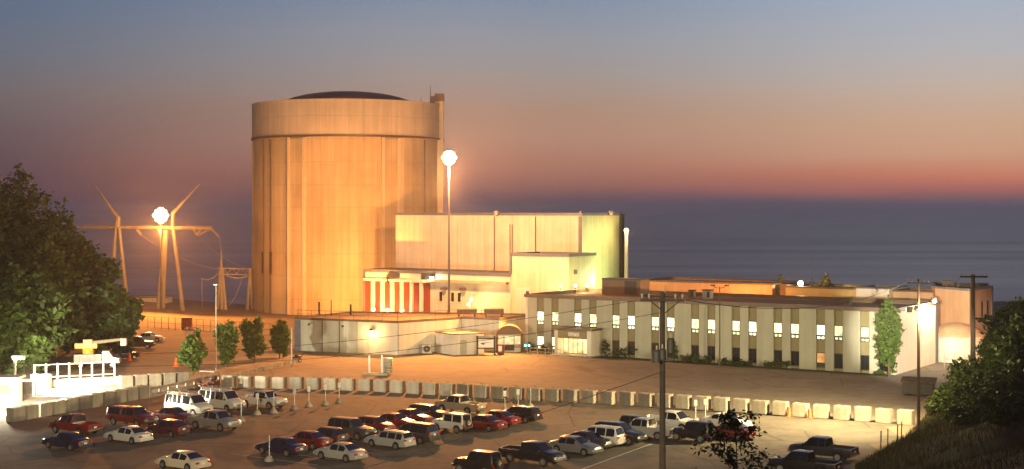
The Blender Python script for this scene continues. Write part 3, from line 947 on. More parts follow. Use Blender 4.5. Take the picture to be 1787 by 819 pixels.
# ---- buildings behind the office
FO = Vector(P(1115, 500, 236)); FO.z = 0
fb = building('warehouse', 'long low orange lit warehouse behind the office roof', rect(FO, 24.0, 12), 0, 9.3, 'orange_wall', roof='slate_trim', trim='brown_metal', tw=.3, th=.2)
F2 = FO + E1 * 24.0 + E2 * 1.2
ln2 = building('link_block', 'narrow brown recessed block between orange and ochre walls', rect(F2 + E1 * .05, 1.9, 8), 0, 9.2, 'brown_metal', trim=None)
F3 = F2 + E1 * 2.0 - E2 * .6
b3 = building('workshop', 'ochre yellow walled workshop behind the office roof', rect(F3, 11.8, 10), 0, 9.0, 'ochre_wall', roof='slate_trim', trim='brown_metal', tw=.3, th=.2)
F4 = F3 + E1 * 11.9 - E2 * 1.0
b4 = building('stair_block', 'pale grey white block standing behind the office roof', rect(F4, 5.2, 8), 0, 9.25, 'white_wall', trim='slate_trim', tw=.3, th=.2)
F5 = F4 + E1 * 5.3 + E2 * 1.2
b5 = building('rear_hall', 'dull orange low hall between the pale block and the tall corner block', rect(F5, 7.0, 8), 0, 8.9, 'orange_wall', trim='brown_metal', tw=.3, th=.2)

# right corner block: curved front with flat orange end, low annex with rounded roof
GO = P(1632, 505, 203); GO.z = 0
gp = [GO]
right_c = P(1692, 505, 196); right_c.z = 0
end_c = P(1731, 505, 204); end_c.z = 0
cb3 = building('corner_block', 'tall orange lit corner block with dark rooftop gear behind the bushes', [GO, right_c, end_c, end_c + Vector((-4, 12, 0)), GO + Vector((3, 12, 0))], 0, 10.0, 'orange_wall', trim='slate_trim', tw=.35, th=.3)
ex_ = (end_c - right_c).normalized(); Lg = (end_c - right_c).length
MB().obox(right_c, ex_, Lg - .5, Lg, 0, .2, 0, 9.7).build('end_trim', M['slate_trim'], cb3, smooth=False)
for f in (.52, .78):
    w_ = MB().obox(right_c, ex_, Lg * f - .35, Lg * f + .35, 0, .08, 5.5, 8.0).build('window', M['brown_metal'], cb3, smooth=False)
    MB().obox(right_c, ex_, Lg * f - .25, Lg * f + .25, .08, .1, 5.6, 7.9).build('pane', M['glass_dark'], w_, smooth=False)
rb = GO + Vector((3.2, -1, 0))
for px, lab, w_ in ((1655, 'dark boxed fan on the left of the corner block roof', 1.4), (1681, 'long dark duct on the corner block roof', 2.4), (1712, 'low dark tank on the right of the corner block roof', 1.8)):
    p = P(px, 503, 204.5)
    t = thing('roof_unit', lab, 'roof unit', (p.x, p.y, 9.65))
    MB().box(p.x - w_ / 2, p.x + w_ / 2, p.y - .7, p.y + .7, 9.65, 10.75 - (.35 if px > 1660 else 0)).build('casing', M['brown_metal'], t, bevel=.06)
    MB().box(p.x - w_ * .3, p.x + w_ * .3, p.y - .74, p.y - .7, 9.95, 10.3).build('grille', M['steel_dark'], t)
la = P(1640, 600, 193); la.z = 0
lb = P(1722, 600, 193); lb.z = 0
mid = (la + lb) / 2
t = thing('round_annex', 'pale round annex with low curved orange roof below the corner block', 'building', (mid.x, mid.y + 3, 0))
rad = (lb - la).length / 2 + .4
MB().lathe([(rad, 0), (rad, 3.7)], 40, (mid.x, mid.y + 3, 0)).build('wall', M['white_wall'], t)
MB().lathe([(rad + .25, 3.6), (rad + .25, 3.8), (rad * .7, 4.7), (rad * .35, 5.2), (.01, 5.35)], 40, (mid.x, mid.y + 3, 0)).build('roof', M['orange_wall'], t)
# fence in front of it
fe = thing('yard_fence', 'pale pipe fence in front of the round annex', 'fence', (mid.x - 2, mid.y - 6, 0))
mb = MB(); a_, b_2 = Vector((mid.x - 4.6, mid.y - 6.5, 0)), Vector((mid.x + 3.0, mid.y - 7.5, 0))
for z in (.5, 1.2, 1.9):
    mb.tube([a_ + Vector((0, 0, z)), b_2 + Vector((0, 0, z))], .035, 5)
mb.build('rail', M['steel_galv'], fe)
for i in range(7):
    q = a_.lerp(b_2, i / 6)
    MB().tube([q, q + Vector((0, 0, 2.0))], .05, 6).build('post', M['steel_galv'], fe)
# white lit pipe beyond the hall
p = P(1093, 405, 246)
wp = thing('light_column', 'slender white lamp column standing right of the green end wall', 'lamp column', (p.x, p.y, 0))
MB().tube([(p.x, p.y, 0), (p.x, p.y, p.z)], .38, 10, .3).build('shaft', M['white_wall'], wp)
bulb(wp, (p.x, p.y, p.z + .25), 'lamp_sodium', .4)
lamp('lamp_light', wp, (p.x + .1, p.y - 1.3, p.z + .3), 1500, (1, .7, .3), r=.3)

# ---- white building far left
wl_o = P(232, 545, 300); wl_o.z = -.5
building('pump_shed', 'small white flat roofed shed glowing behind the tall left trees', rect(Vector((wl_o.x, wl_o.y, 0)), 7.2, 5, Vector((1, 0, 0)), Vector((0, 1, 0))), -.8, 2.4, 'white_wall', trim='slate_trim', tw=.2, th=.15)

# ------------------------------------------------------------------ lamps on masts
mp = P(783.5, 272, 225)
hm = thing('high_mast_lamp', 'tall steel mast with a blazing orange lamp ring beside the round building', 'lamp mast', (mp.x, mp.y, 0))
MB().tube([(mp.x, mp.y, 0), (mp.x, mp.y, mp.z - .2)], .24, 10, .11).build('mast', M['mast_grey'], hm)


def lamp_crown(t, c, k):
    MB().lathe([(.9 * k, .5), (.9 * k, .6), (.15, .7), (.15, .5)], 20, tuple(c)).lathe([(.5 * k, 1.3), (.5 * k, 1.4), (.15, 1.5), (.15, 1.3)], 20, tuple(c)).build('lamp_ring', M['steel_dark'], t)
    MB().tube([c, c + Vector((0, 0, 1.6))], .14, 8).build('mast_top', M['steel_galv'], t)
    for (rr2, z, n) in ((.62 * k, -.38 * k, 7), (.92 * k, .2 * k, 11), (.62 * k, .78 * k, 7), (.2 * k, 1.1 * k, 3), (.2 * k, -.7 * k, 3)):
        for i in range(n):
            a = i * 2 * math.pi / n
            q = c + Vector((math.cos(a) * rr2, math.sin(a) * rr2, z))
            MB().lathe([(.01, -.36 * k), (.2 * k, -.3 * k), (.34 * k, -.1 * k), (.34 * k, .1 * k), (.2 * k, .28 * k), (.01, .34 * k)], 10, tuple(q)).build('luminaire', M['lamp_sodium'], t)


lamp_crown(hm, mp - Vector((0, 0, .5)), 1.0)
lamp('yard_beam', hm, mp + Vector((-.3, -.8, -2.5)), PW['beam'], SODIUM, 'SPOT', .9, G(690, 636), 76, .9)
lamp('lamp_light', hm, mp + Vector((0, -.3, -2.4)), PW['mast'], (1, .43, .15), r=.9)

tp_ = P(280.5, 374, 283)
tm = thing('high_mast_lamp', 'steel mast with a blazing orange lamp ring behind the transmission tower', 'lamp mast', (tp_.x, tp_.y, -.5))
MB().tube([(tp_.x, tp_.y, -.5), (tp_.x, tp_.y, tp_.z - .2)], .24, 10, .12).build('mast', M['mast_grey'], tm)
lamp_crown(tm, tp_ - Vector((0, 0, .5)), 1.3)
lamp('lamp_light', tm, tp_ + Vector((0, -.4, -2.9)), PW['tower'], SODIUM, 'SPOT', .9, G(300, 585), 120, .8)
lamp('spill_light', tm, tp_ + Vector((0, -.4, -3.1)), 5500, SODIUM, r=.9)


def at0(px, d):
    return Vector(((px - CX) / F * d, d, 0))


def crossarm_pole(name, label, base, ztop, r0, r1, arms, m='timber_pole', arm_dir=Vector((1, 0, 0))):
    t = thing(name, label, 'utility pole', tuple(base))
    MB().tube([base, Vector((base.x, base.y, ztop))], r0, 10, r1).build('pole', M[m], t)
    for (z, L, th) in arms:
        p = Vector((base.x, base.y, 0)) - Vector((arm_dir.y, -arm_dir.x, 0)) * -0.0
        MB().obox(p + Vector((0, 0, 0)), arm_dir, -L / 2, L / 2, r1, r1 + th, z - th / 2, z + th / 2).build('crossarm', M['timber_dark'], t, smooth=False)
        for s_ in (-.46, -.3, .3, .46):
            q = p + arm_dir * (L * s_) + Vector((arm_dir.y, -arm_dir.x, 0)) * (r1 + th / 2)
            MB().lathe([(.03, 0), (.03, .08), (.08, .1), (.05, .16), (.08, .18), (.04, .26), (.01, .27)], 8, (q.x, q.y, z + th / 2)).build('insulator', M['porcelain'], t)
    return t


# foreground pole
fp = P(1160, 513, 74)
fbz = terrain(fp.x, fp.y)
fpo = crossarm_pole('utility_pole', 'tall dark wooden utility pole with transformer cans, nearest the viewer', Vector((fp.x - .12, fp.y, fbz - .6)), fp.z + .1, .19, .13, [(fp.z - .32, 2.3, .14)], m='timber_dark', arm_dir=Vector((.985, -.17, 0)))
MB().tube([(fp.x, fp.y, fp.z), (fp.x + .02, fp.y, fp.z + .45)], .035, 6).build('top_pin', M['porcelain'], fpo)
for dxx, zz, rr_, hh in ((.32, 616, .2, .7), (-.42, 634, .24, .62), (-.12, 628, .2, .5)):
    q = P(1160, zz, 73.7); MB().lathe([(.01, 0), (rr_, .02), (rr_, hh), (rr_ * .7, hh + .08), (.01, hh + .1)], 14, (q.x + dxx, q.y, q.z)).build('transformer', M['steel_dark'], fpo)
    MB().tube([(q.x + dxx, q.y, q.z + hh), (q.x + dxx, q.y, q.z + hh + .3)], .045, 6).build('bushing', M['porcelain'], fpo)
q = P(1160, 628, 73.7)
MB().box(q.x - .75, q.x + .4, q.y - .06, q.y + .1, q.z - .05, q.z + .06).build('bracket', M['steel_dark'], fpo)
for s_ in (-1, 1):
    MB().tube([(fp.x + s_ * .75, fp.y - .2, fp.z - .38), (fp.x, fp.y - .16, fp.z - 1.0)], .03, 5).build('brace', M['timber_dark'], fpo)

# unseen sodium floodlights added behind the annex to brighten the drum
for px, d_, f_, lab in ((612, 231, .5, 'added floodlight hidden behind the annex aimed at the round building, left one'), (640, 229, .4, 'added floodlight hidden behind the annex aimed at the round building, right one')):
    q = at0(px, d_)
    t = thing('drum_fill_flood', lab, 'floodlight', tuple(q))
    MB().box(q.x - .3, q.x + .3, q.y - .25, q.y + .25, 0, .9).build('stand', M['steel_dark'], t)
    MB().box(q.x - .45, q.x + .45, q.y - .1, q.y + .25, .9, 1.5).build('housing', M['steel_dark'], t)
    lamp('flood_light', t, q + Vector((0, .7, 1.6)), PW['drum'] * f_, SODIUM, 'SPOT', .4, Vector((RC.x + 3, RC.y - 15, 17)), 60, .8)

q = Vector((-29.5, 261, 0))  # extra hidden flood added to brighten the lower drum
t = thing('drum_fill_flood', 'added floodlight hidden near the foot of the round building beside the panel hall', 'floodlight', tuple(q))
MB().box(q.x - .3, q.x + .3, q.y - .25, q.y + .25, 0, .7).build('stand', M['steel_dark'], t)
MB().box(q.x - .45, q.x + .45, q.y - .1, q.y + .25, .7, 1.2).build('housing', M['steel_dark'], t)
lamp('flood_light', t, q + Vector((0, .7, 1.3)), 27000, SODIUM, 'SPOT', .4, Vector((RC.x + 3, RC.y - 18, 13)), 150, 1.0)

# pole with flood lamps by the dumpster
rb_ = G(1603, 762)
rp = crossarm_pole('floodlight_pole', 'wooden pole with floodlights standing in grass right of the barrier row', rb_, 14.6, .17, .11, [(14.25, 2.0, .1)], arm_dir=Vector((.9, -.43, 0)))
hz = 11.7
for i, (ang_, zz) in enumerate(((150, hz), (75, hz + .1))):
    d_ = Vector((math.cos(R(ang_)), math.sin(R(ang_)), 0))
    q = Vector((rb_.x, rb_.y, zz)) + d_ * .55
    MB().tube([(rb_.x, rb_.y, zz), q], .05, 6).build('lamp_arm', M['steel_dark'], rp)
    hd = MB().obox(Vector((q.x, q.y, 0)), d_, -.1, .5, -.33, .33, zz - .2, zz + .28).build('flood_housing', M['steel_dark'], rp, smooth=False)
    MB().obox(Vector((q.x, q.y, 0)), d_, .5, .52, -.28, .28, zz - .16, zz + .24).build('flood_lens', M['lamp_white'], hd, smooth=False)
aim = OO + E1 * 50 + Vector((0, 0, 1))
lamp('flood_light', rp, Vector((rb_.x - .6, rb_.y + .6, hz - .1)), PW['right'], WARM, 'SPOT', .3, G(1080, 712), 172, 1.0)
lamp('spill_light', rp, Vector((rb_.x + .3, rb_.y - .6, hz - .5)), 4500, WARM, r=.3)
lamp('flood_light', rp, Vector((rb_.x - .1, rb_.y + .9, hz)), PW['wall'], (1, .90, .64), 'SPOT', .3, ok_[1] + E2 * 8 + Vector((0, 0, 4.6)), 20, .5)
# wall flood on the end gable
q = OO + E1 * .6 + ey_ * .5  # unseen floodlight added to wash the annex and yard in sodium light
yl = thing('yard_fill_flood', 'small added floodlight on the roof corner at the left end of the office', 'floodlight', (q.x, q.y, OH + .1))
MB().box(q.x - .25, q.x + .2, q.y - .2, q.y + .2, OH + .1, OH + .5).build('housing', M['steel_dark'], yl)
lamp('lamp_light', yl, (q.x - .5, q.y - .5, OH + .2), PW['yard'], (1, .44, .11), 'SPOT', .3, G(700, 635), 150, 1.0)
q = ok_[1] + E2 * 13 + E1 * .9
gl = thing('gable_floodlight', 'white floodlight on the roof edge above the office end wall', 'floodlight', (q.x, q.y, OH))
MB().tube([(q.x - E1.x * 1.0, q.y - E1.y * 1.0, OH + .1), (q.x, q.y, OH + .55)], .05, 6).build('arm', M['steel_dark'], gl)
MB().box(q.x - .3, q.x + .3, q.y - .25, q.y + .25, OH + .45, OH + .8).build('housing', M['steel_dark'], gl)
bulb(gl, (q.x + .1, q.y - .1, OH + .35), 'lamp_white', .24)
lamp('lamp_light', gl, (q.x + 1.0, q.y - .6, OH + .1), 2600, WHITE, r=.25)

# far right utility pole
ub = P(1698, 640, 172); ubz = terrain(ub.x, ub.y)
crossarm_pole('utility_pole', 'wooden utility pole with one crossarm behind the right bushes', Vector((ub.x, ub.y, ubz - .2)), P(1698, 479, 172).z, .34, .24, [(P(1698, 483, 172).z, 3.3, .2)], arm_dir=Vector((1, -.05, 0)))

# double headed unlit lamp post before the facade
q = G(1256, 642)
t = thing('street_lamp', 'thin unlit double headed street lamp before the office facade', 'street lamp', tuple(q))
ztop = P(1256, 500, q.y).z
MB().tube([q, (q.x, q.y, ztop)], .09, 8, .06).build('post', M['timber_pole'], t)
MB().tube([(q.x - .9, q.y, ztop + .1), (q.x - .5, q.y, ztop - .15), (q.x, q.y, ztop - .25), (q.x + .5, q.y, ztop - .15), (q.x + .9, q.y, ztop + .1)], .05, 6).build('arm', M['timber_pole'], t)
for s_ in (-1, 1):
    MB().box(q.x + s_ * .95 - .3, q.x + s_ * .95 + .3, q.y - .15, q.y + .15, ztop + .05, ztop + .22).build('lamp_head', M['timber_pole'], t, bevel=.03)
# thin lamp post by the small trees
q = G(377, 648)
t = thing('street_lamp', 'thin tall lamp post between the small round trees on the left', 'street lamp', tuple(q))
ztop = P(377, 498, q.y).z
MB().tube([q, (q.x, q.y, ztop)], .08, 8, .05).build('post', M['steel_galv'], t)
MB().box(q.x - .35, q.x + .2, q.y - .12, q.y + .12, ztop - .02, ztop + .16).build('lamp_head', M['steel_galv'], t, bevel=.03)
# white corner post of the annex
q = G(509, 640)
tag(MB().tube([q, (q.x, q.y, 5.2)], .10, 8).build('corner_post', M['concrete']), 'tall plain white post at the left corner of the low annex', 'post')
q = G(505, 632)

# floodlight lamp behind the office that catches the small trees
q = P(1397, 497, 222)
t = thing('area_light', 'greenish white lamp between two small trees behind the office roof', 'lamp', (q.x, q.y, 0))
MB().tube([(q.x, q.y, 0), (q.x, q.y, q.z)], .08, 8).build('post', M['steel_dark'], t)
bulb(t, (q.x, q.y, q.z + .2), 'lamp_green', .42)
lamp('lamp_light', t, (q.x, q.y - .9, q.z + .3), 2600, (1, .8, .4), r=.3)
# sodium lamp that floods the yard behind the office
q = P(1330, 520, 231) + Vector((-6, -11, 0))
t = thing('yard_lamp', 'low sodium lamp in the gap between the office and the warehouse', 'lamp', (q.x, q.y, 0))
MB().tube([(q.x, q.y, 0), (q.x, q.y, 7.0)], .08, 8).build('post', M['steel_dark'], t)
bulb(t, (q.x, q.y, 7.2), 'lamp_sodium', .2)
lamp('lamp_light', t, (q.x, q.y, 7.55), 4200, SODIUM, r=.3)
q = P(1745, 520, 186); q.z = 0
t = thing('yard_lamp', 'sodium yard lamp before the corner block, hidden by the right bushes', 'lamp', (q.x + 3, q.y - 4, 0))
MB().tube([(q.x + 3, q.y - 4, 0), (q.x + 3, q.y - 4, 4.3)], .08, 8).build('post', M['steel_dark'], t)
bulb(t, (q.x + 3, q.y - 4, 4.5), 'lamp_sodium', .2)
lamp('lamp_light', t, (q.x + 3, q.y - 3.6, 5.0), 4200, SODIUM, r=.3)
# halide lamp on the office roof washing the hall end
q = TC + E1 * 9.0 + E2 * 1.5
t = thing('green_floodlight', 'lime tinted floodlight between the office roof unit and the tall hall', 'floodlight', (q.x, q.y, 0))
MB().tube([(q.x, q.y, 0), (q.x, q.y, 8.4)], .08, 8).build('post', M['steel_dark'], t)
MB().box(q.x - .35, q.x + .35, q.y - .2, q.y + .2, 8.4, 8.8).build('housing', M['steel_dark'], t, bevel=.03)
lamp('lamp_light', t, (q.x - .5, q.y + .3, 8.95), PW['green'], HALIDE, 'SPOT', .4, TC - E2 * 1 + Vector((0, 0, 10)), 150, .6)

# gatehouse flood lamp at the far left
gq = G(26, 690)
t = thing('gate_floodlight', 'hooded white floodlight on a stout post over the checkpoint', 'floodlight', (gq.x, gq.y, 0))
gz = P(26, 632, gq.y).z + .4
MB().tube([(gq.x, gq.y, 0), (gq.x, gq.y, gz)], .16, 8).build('post', M['white_wall'], t)
MB().box(gq.x - .3, gq.x + 1.1, gq.y - .3, gq.y + .3, gz, gz + .35).build('hood', M['white_wall'], t, bevel=.04)
MB().box(gq.x - .2, gq.x + 1.0, gq.y - .22, gq.y + .22, gz - .08, gz).build('lens', M['lamp_white'], t)
lamp('lamp_light', t, (gq.x + .6, gq.y - .1, gz - .6), PW['gate'], WHITE, 'SPOT', .35, (gq.x + 5, gq.y + 6, 0), 126, .4)
gq2 = G(-16, 726)
t = thing('gate_floodlight', 'glaring bare floodlight at the edge of the checkpoint, cut by the left border', 'floodlight', (gq2.x, gq2.y, 0))
MB().tube([(gq2.x, gq2.y, 0), (gq2.x, gq2.y, 1.5)], .12, 8).build('post', M['white_wall'], t)
MB().box(gq2.x - .4, gq2.x + .4, gq2.y - .3, gq2.y + .3, 1.5, 2.0).build('housing', M['steel_dark'], t, bevel=.04)
lamp('lamp_light', t, (gq2.x + .6, gq2.y, 1.75), PW['gate'], WHITE, 'SPOT', .25, (gq2.x + 8, gq2.y + 8, .8), 140, .5)
lamp('spill_light', t, (gq2.x + .8, gq2.y + .5, 2.4), 5000, WHITE, r=.35)
# unseen fill lamp added by the viewpoint to brighten the lot and cars
lq = Vector((-14, 14, terrain(-14, 14)))
t = thing('lot_fill_lamp', 'added fill lamp on a wooden pole near the viewpoint, outside the view', 'floodlight', tuple(lq))
MB().tube([lq, lq + Vector((0, 0, 14))], .16, 8, .11).build('pole', M['timber_pole'], t)
MB().box(lq.x - .4, lq.x + .4, lq.y - .3, lq.y + .2, lq.z + 14, lq.z + 14.4).build('housing', M['steel_dark'], t, bevel=.04)
lamp('flood_light', t, lq + Vector((0, .8, 14.0)), PW['lot'], (1, .83, .52), 'SPOT', 1.0, G(660, 745), 62, .8)

# ------------------------------------------------------------------ transmission structures
d0 = 286
tw_ = thing('transmission_tower', 'pale steel transmission portal of two splayed legs pairs and one long crossbeam', 'pylon', tuple(P(260, 545, d0).xy) + (-.5,))


def seg(mb, a, b, r, r2=None, n=7):
    mb.tube([P(*a, d0), P(*b, d0)], r, n, r2)


for (a, b) in (((203, 384), (191, 540)), ((206, 384), (222, 536)), ((288, 402), (275, 545)), ((303, 402), (319, 545)), ((290, 402), (284, 538))):
    mb = MB(); seg(mb, a, b, .32, .48); mb.build('leg', M['concrete'], tw_)
mb = MB(); p, q = P(136, 396, d0), P(370, 398, d0)
mb.tube([p, q], .34, 4); mb.build('crossbeam', M['concrete'], tw_)
for (a, b) in (((208, 384), (164, 322)), ((302, 372), (349, 320))):
    mb = MB(); seg(mb, a, b, .36, .1); mb.build('spire', M['concrete'], tw_)
mb = MB(); seg(mb, (301, 402), (302, 370), .36, .36); mb.build('spire_base', M['concrete'], tw_)
mb = MB(); seg(mb, (204, 396), (206, 378), .55, .5); mb.build('apex_joint', M['concrete'], tw_)
for (a, b) in (((368, 398), (383, 415)), ((350, 402), (343, 411)), ((338, 400), (344, 411)), ((366, 400), (346, 411)), ((238, 400), (246, 410))):
    mb = MB()
    pa, pb2 = P(*a, d0), P(*b, d0)
    n = 9
    mb.tube([pa.lerp(pb2, i / n) for i in range(n + 1)], .14, 6)
    for i in range(1, n):
        c = pa.lerp(pb2, i / n); e = (pb2 - pa).normalized() * .06
        mb.tube([c - e, c + e], .26, 8)
    mb.build('insulator_string', M['porcelain'], tw_)
d0 = 296
sb = thing('switchyard_gantry', 'smaller steel switchyard gantry with sagging busbars left of the round building', 'pylon', tuple(P(386, 540, d0).xy) + (-.5,))
for (a, b) in (((385, 468), (379, 545)), ((388, 468), (394, 545)), ((386, 468), (387, 545)), ((436, 468), (432, 545)), ((437, 468), (441, 545))):
    mb = MB(); seg(mb, a, b, .28, .38); mb.build('leg', M['concrete'], sb)
mb = MB(); seg(mb, (386, 470), (386, 436), .34, .06); mb.build('spire', M['concrete'], sb)
for y_ in (468, 478):
    mb = MB(); seg(mb, (380, y_), (446, y_ + 2), .14); mb.build('beam', M['concrete'], sb)
mb = MB()
for i in range(8):
    seg(mb, (381 + i * 8, 468 if i % 2 else 478), (389 + i * 8, 478 if i % 2 else 468), .07)
mb.build('lattice', M['concrete'], sb)


def wire(a, b, sag, r, label, group=None, n=18, m='wire_black', name='overhead_wire'):
    pts = []
    for i in range(n + 1):
        k = i / n
        p = a.lerp(b, k); p.z -= sag * 4 * k * (1 - k)
        pts.append(p)
    return tag(MB().tube(pts, r, 5).build(name, M[m]), label, 'wire', group)


wire(P(352, 486, d0), P(384, 474, d0), .8, .13, 'pale sagging busbar left of the gantry post', m='concrete', name='busbar')
wire(P(388, 476, d0), P(440, 478, d0), 1.0, .13, 'pale sagging busbar between the gantry posts', m='concrete', name='busbar')
wire(P(352, 486, d0), P(353, 540, d0), .0, .06, 'thin vertical dropper at the left end of the busbar', m='concrete', name='dropper_wire')
wire(P(424, 482, d0), P(398, 534, d0), 1.0, .06, 'thin slanting dropper curving down right of the gantry post', m='concrete', name='dropper_wire')
wire(P(383, 415, 286), P(386, 455, d0), .3, .025, 'fine line from the portal insulator down to the gantry spire', m='concrete')
wire(P(345, 411, 286), P(440, 470, d0), 1.2, .025, 'fine line from the portal crossbeam to the gantry near the round building', m='concrete')
wire(P(246, 410, 286), P(384, 470, d0), 1.2, .025, 'fine line sagging from the portal crossbeam middle to the gantry', m='concrete')
# distribution lines from the foreground pole
wire(P(1150, 517, 73.9), P(-260, 590, 108), 2.05, .015, 'upper black wire sagging across the view from the near pole', 'wires running left from the near pole', 40)
wire(P(1158, 545, 73.9), P(-260, 604, 108), 2.15, .015, 'lower black wire sagging across the view from the near pole', 'wires running left from the near pole', 40)
ge = P(300, 889, 62)
wire(P(1158, 648, 73.9), Vector((ge.x, ge.y, terrain(ge.x, ge.y) - .05)), .25, .018, 'dark wire slanting down from the near pole across the parked cars', None, 24)
wire(P(1197, 524, 73.9), Vector((rb_.x - .8, rb_.y + .2, 14.45)), 1.3, .02, 'thin wire from the near pole to the floodlight pole', None, 30)
wire(Vector((rb_.x + .6, rb_.y - .2, 14.45)), P(1680, 480, 172), 1.0, .022, 'thin wire from the floodlight pole to the far right utility pole', None, 20)

# ------------------------------------------------------------------ evening air
hm_ = bpy.data.materials.new('haze'); hm_.use_nodes = True
ht = hm_.node_tree; ht.nodes.clear()
hv = ht.nodes.new('ShaderNodeVolumePrincipled'); ho = ht.nodes.new('ShaderNodeOutputMaterial')
hv.inputs['Color'].default_value = (.91, .89, .98, 1); hv.inputs['Density'].default_value = HAZE; hv.inputs['Anisotropy'].default_value = .7
ht.links.new(hv.outputs[0], ho.inputs['Volume'])
hz_ = MB().box(-9500, 9500, -300, 12500, -13, 56).build('haze', hm_, smooth=False)
hz_['kind'] = 'stuff'
S.cycles.volume_bounces = 0

# ------------------------------------------------------------------ vegetation
rng = np.random.default_rng(7)


def leaf_mesh(name, lobes, n, size, seed, shell=.55):
    r = np.random.default_rng(seed)
    L = np.array([[*c, *rad] for c, rad in lobes], float)
    wts = (L[:, 3] * L[:, 4] * L[:, 5]) ** .8; wts /= wts.sum()
    idx = r.choice(len(L), n, p=wts)
    d = r.normal(size=(n, 3)); d /= np.linalg.norm(d, axis=1)[:, None]
    rad = (shell + (1 - shell) * r.random(n)) ** 1.0 * (1 + .12 * r.normal(size=n))
    # clumps: leaves gather round twig ends
    c = L[idx, :3] + d * L[idx, 3:] * rad[:, None]
    nc = max(8, n // 22)
    ci = r.integers(0, n, nc)
    cl = r.integers(0, nc, n)
    tgt = c[ci[cl]]
    near = r.random(n) < .62
    spread = np.mean(L[:, 3:]) * .16
    c = np.where(near[:, None], tgt + r.normal(size=(n, 3)) * spread * np.array([1, 1, .7]), c)
    a = r.normal(size=(n, 3)); a[:, 2] *= .6; a /= np.linalg.norm(a, axis=1)[:, None]
    b = np.cross(a, r.normal(size=(n, 3))); b /= np.linalg.norm(b, axis=1)[:, None]
    s = size * (.6 + .8 * r.random(n))[:, None]
    a *= s; b *= s * .62
    v = np.empty((n, 4, 3))
    v[:, 0] = c - a; v[:, 1] = c - b * .9 + a * .1; v[:, 2] = c + a; v[:, 3] = c + b * .9 + a * .1
    me = bpy.data.meshes.new(name)
    me.vertices.add(n * 4); me.vertices.foreach_set('co', v.reshape(-1))
    me.loops.add(n * 4); me.loops.foreach_set('vertex_index', np.arange(n * 4, dtype=np.int32))
    me.polygons.add(n); me.polygons.foreach_set('loop_start', np.arange(0, n * 4, 4, dtype=np.int32))
    me.update(calc_edges=True)
    return me


def lobes_for(w, h, z0, k, seed, shape='round'):
    r = random.Random(seed); out = []
    for i in range(k):
        f = (i + .5) / k
        z = z0 + h * (.12 + .8 * f)
        if shape == 'round':
            env = math.sin(math.pi * (.16 + .76 * f)) ** .7
        elif shape == 'cone':
            env = 1.05 - .8 * f
        else:
            env = .85 if .1 < f < .8 else .6
        a = i * 2.4 + r.random()
        rr_ = w / 2 * env * (.45 + .3 * r.random())
        out.append(((math.cos(a) * rr_ * .95, math.sin(a) * rr_ * .95, z), (w / 2 * env * (.5 + .2 * r.random()), w / 2 * env * (.5 + .2 * r.random()), h / k * (1.3 + .5 * r.random()) + h * .05)))
    return out


def trunk_mesh(h, r, seed, limbs=5, z1=None):
    rd = random.Random(seed); mb = MB()
    top = Vector((rd.uniform(-.04, .04) * h, rd.uniform(-.04, .04) * h, h))
    pts = [Vector((0, 0, -.3)), Vector((rd.uniform(-.02, .02) * h, 0, h * .35)), Vector((rd.uniform(-.03, .03) * h, rd.uniform(-.02, .02) * h, h * .7)), top]
    mb.tube(pts, r, 8, r * .25)
    for i in range(limbs):
        f = .3 + .6 * i / limbs
        s = Vector((pts[1].x * .8, pts[1].y, h * f)); a = i * 2.3 + rd.random()
        L = h * (.32 - .2 * f) * 1.3
        e = s + Vector((math.cos(a) * L, math.sin(a) * L, L * .8))
        mb.tube([s, s.lerp(e, .5) + Vector((0, 0, -.05 * L)), e], r * .4, 6, r * .1)
    return mb


def tree(name, label, loc, h, w, leaf, n, size, seed, k=9, z0=.15, shape='round', cat='tree', group=None, tr=None, shell=.5):
    t = thing(name, label, cat, loc, random.Random(seed).random() * 6, group)
    trunk_mesh(h * .86, tr or h * .022, seed).build('trunk', M['bark'], t, world=False)
    me = leaf_mesh('crown', lobes_for(w, h * (1 - z0), h * z0, k, seed, shape), n, size, seed + 1, shell)
    link('crown', me, M[leaf], t)
    return t


def groundpt(px, py):
    p = G(px, py); p.z = terrain(p.x, p.y); return p


def at(px, d):
    x = (px - CX) / F * d
    return Vector((x, d, terrain(x, d)))


big = [  # px, depth, top py, width m, leaf, label
    (24, 196, 308, 14.2, 'leaf_dark', 'tallest dark tree of the wood at the left border'),
    (92, 199, 378, 12, 'leaf_dark', 'dark round tree standing right of the tallest one'),
    (148, 201, 432, 10, 'leaf_dark', 'dark tree of the left wood sloping down towards the power lines'),
    (199, 200, 494, 6.6, 'leaf_dark', 'small dark tree at the right end of the left wood'),
    (-30, 190, 330, 13, 'leaf_dark', 'dark tree cut by the left border of the wood'),
    (40, 178, 470, 10, 'leaf_mid', 'bright green leafy tree above the floodlit checkpoint'),
    (118, 204, 500, 8.5, 'leaf_mid', 'mid green tree behind the yellow boom truck'),
    (176, 207, 522, 7, 'leaf_mid', 'low mid green tree above the parked black sport utility'),
    (-8, 172, 520, 8, 'leaf_light', 'low bright green tree glowing at the left border'),
    (70, 190, 425, 10, 'leaf_mid', 'broad mid green tree in the middle of the left wood')]
for i, (px, d, ty, w, lf, lab) in enumerate(big):
    b = at(px, d); h = EYE - (ty - HY) / F * d - b.z
    tree('broadleaf_tree', lab, b, h, w, lf, int(5200 + 260 * h), .42, 100 + i, 13, .06, group='trees of the left wood')
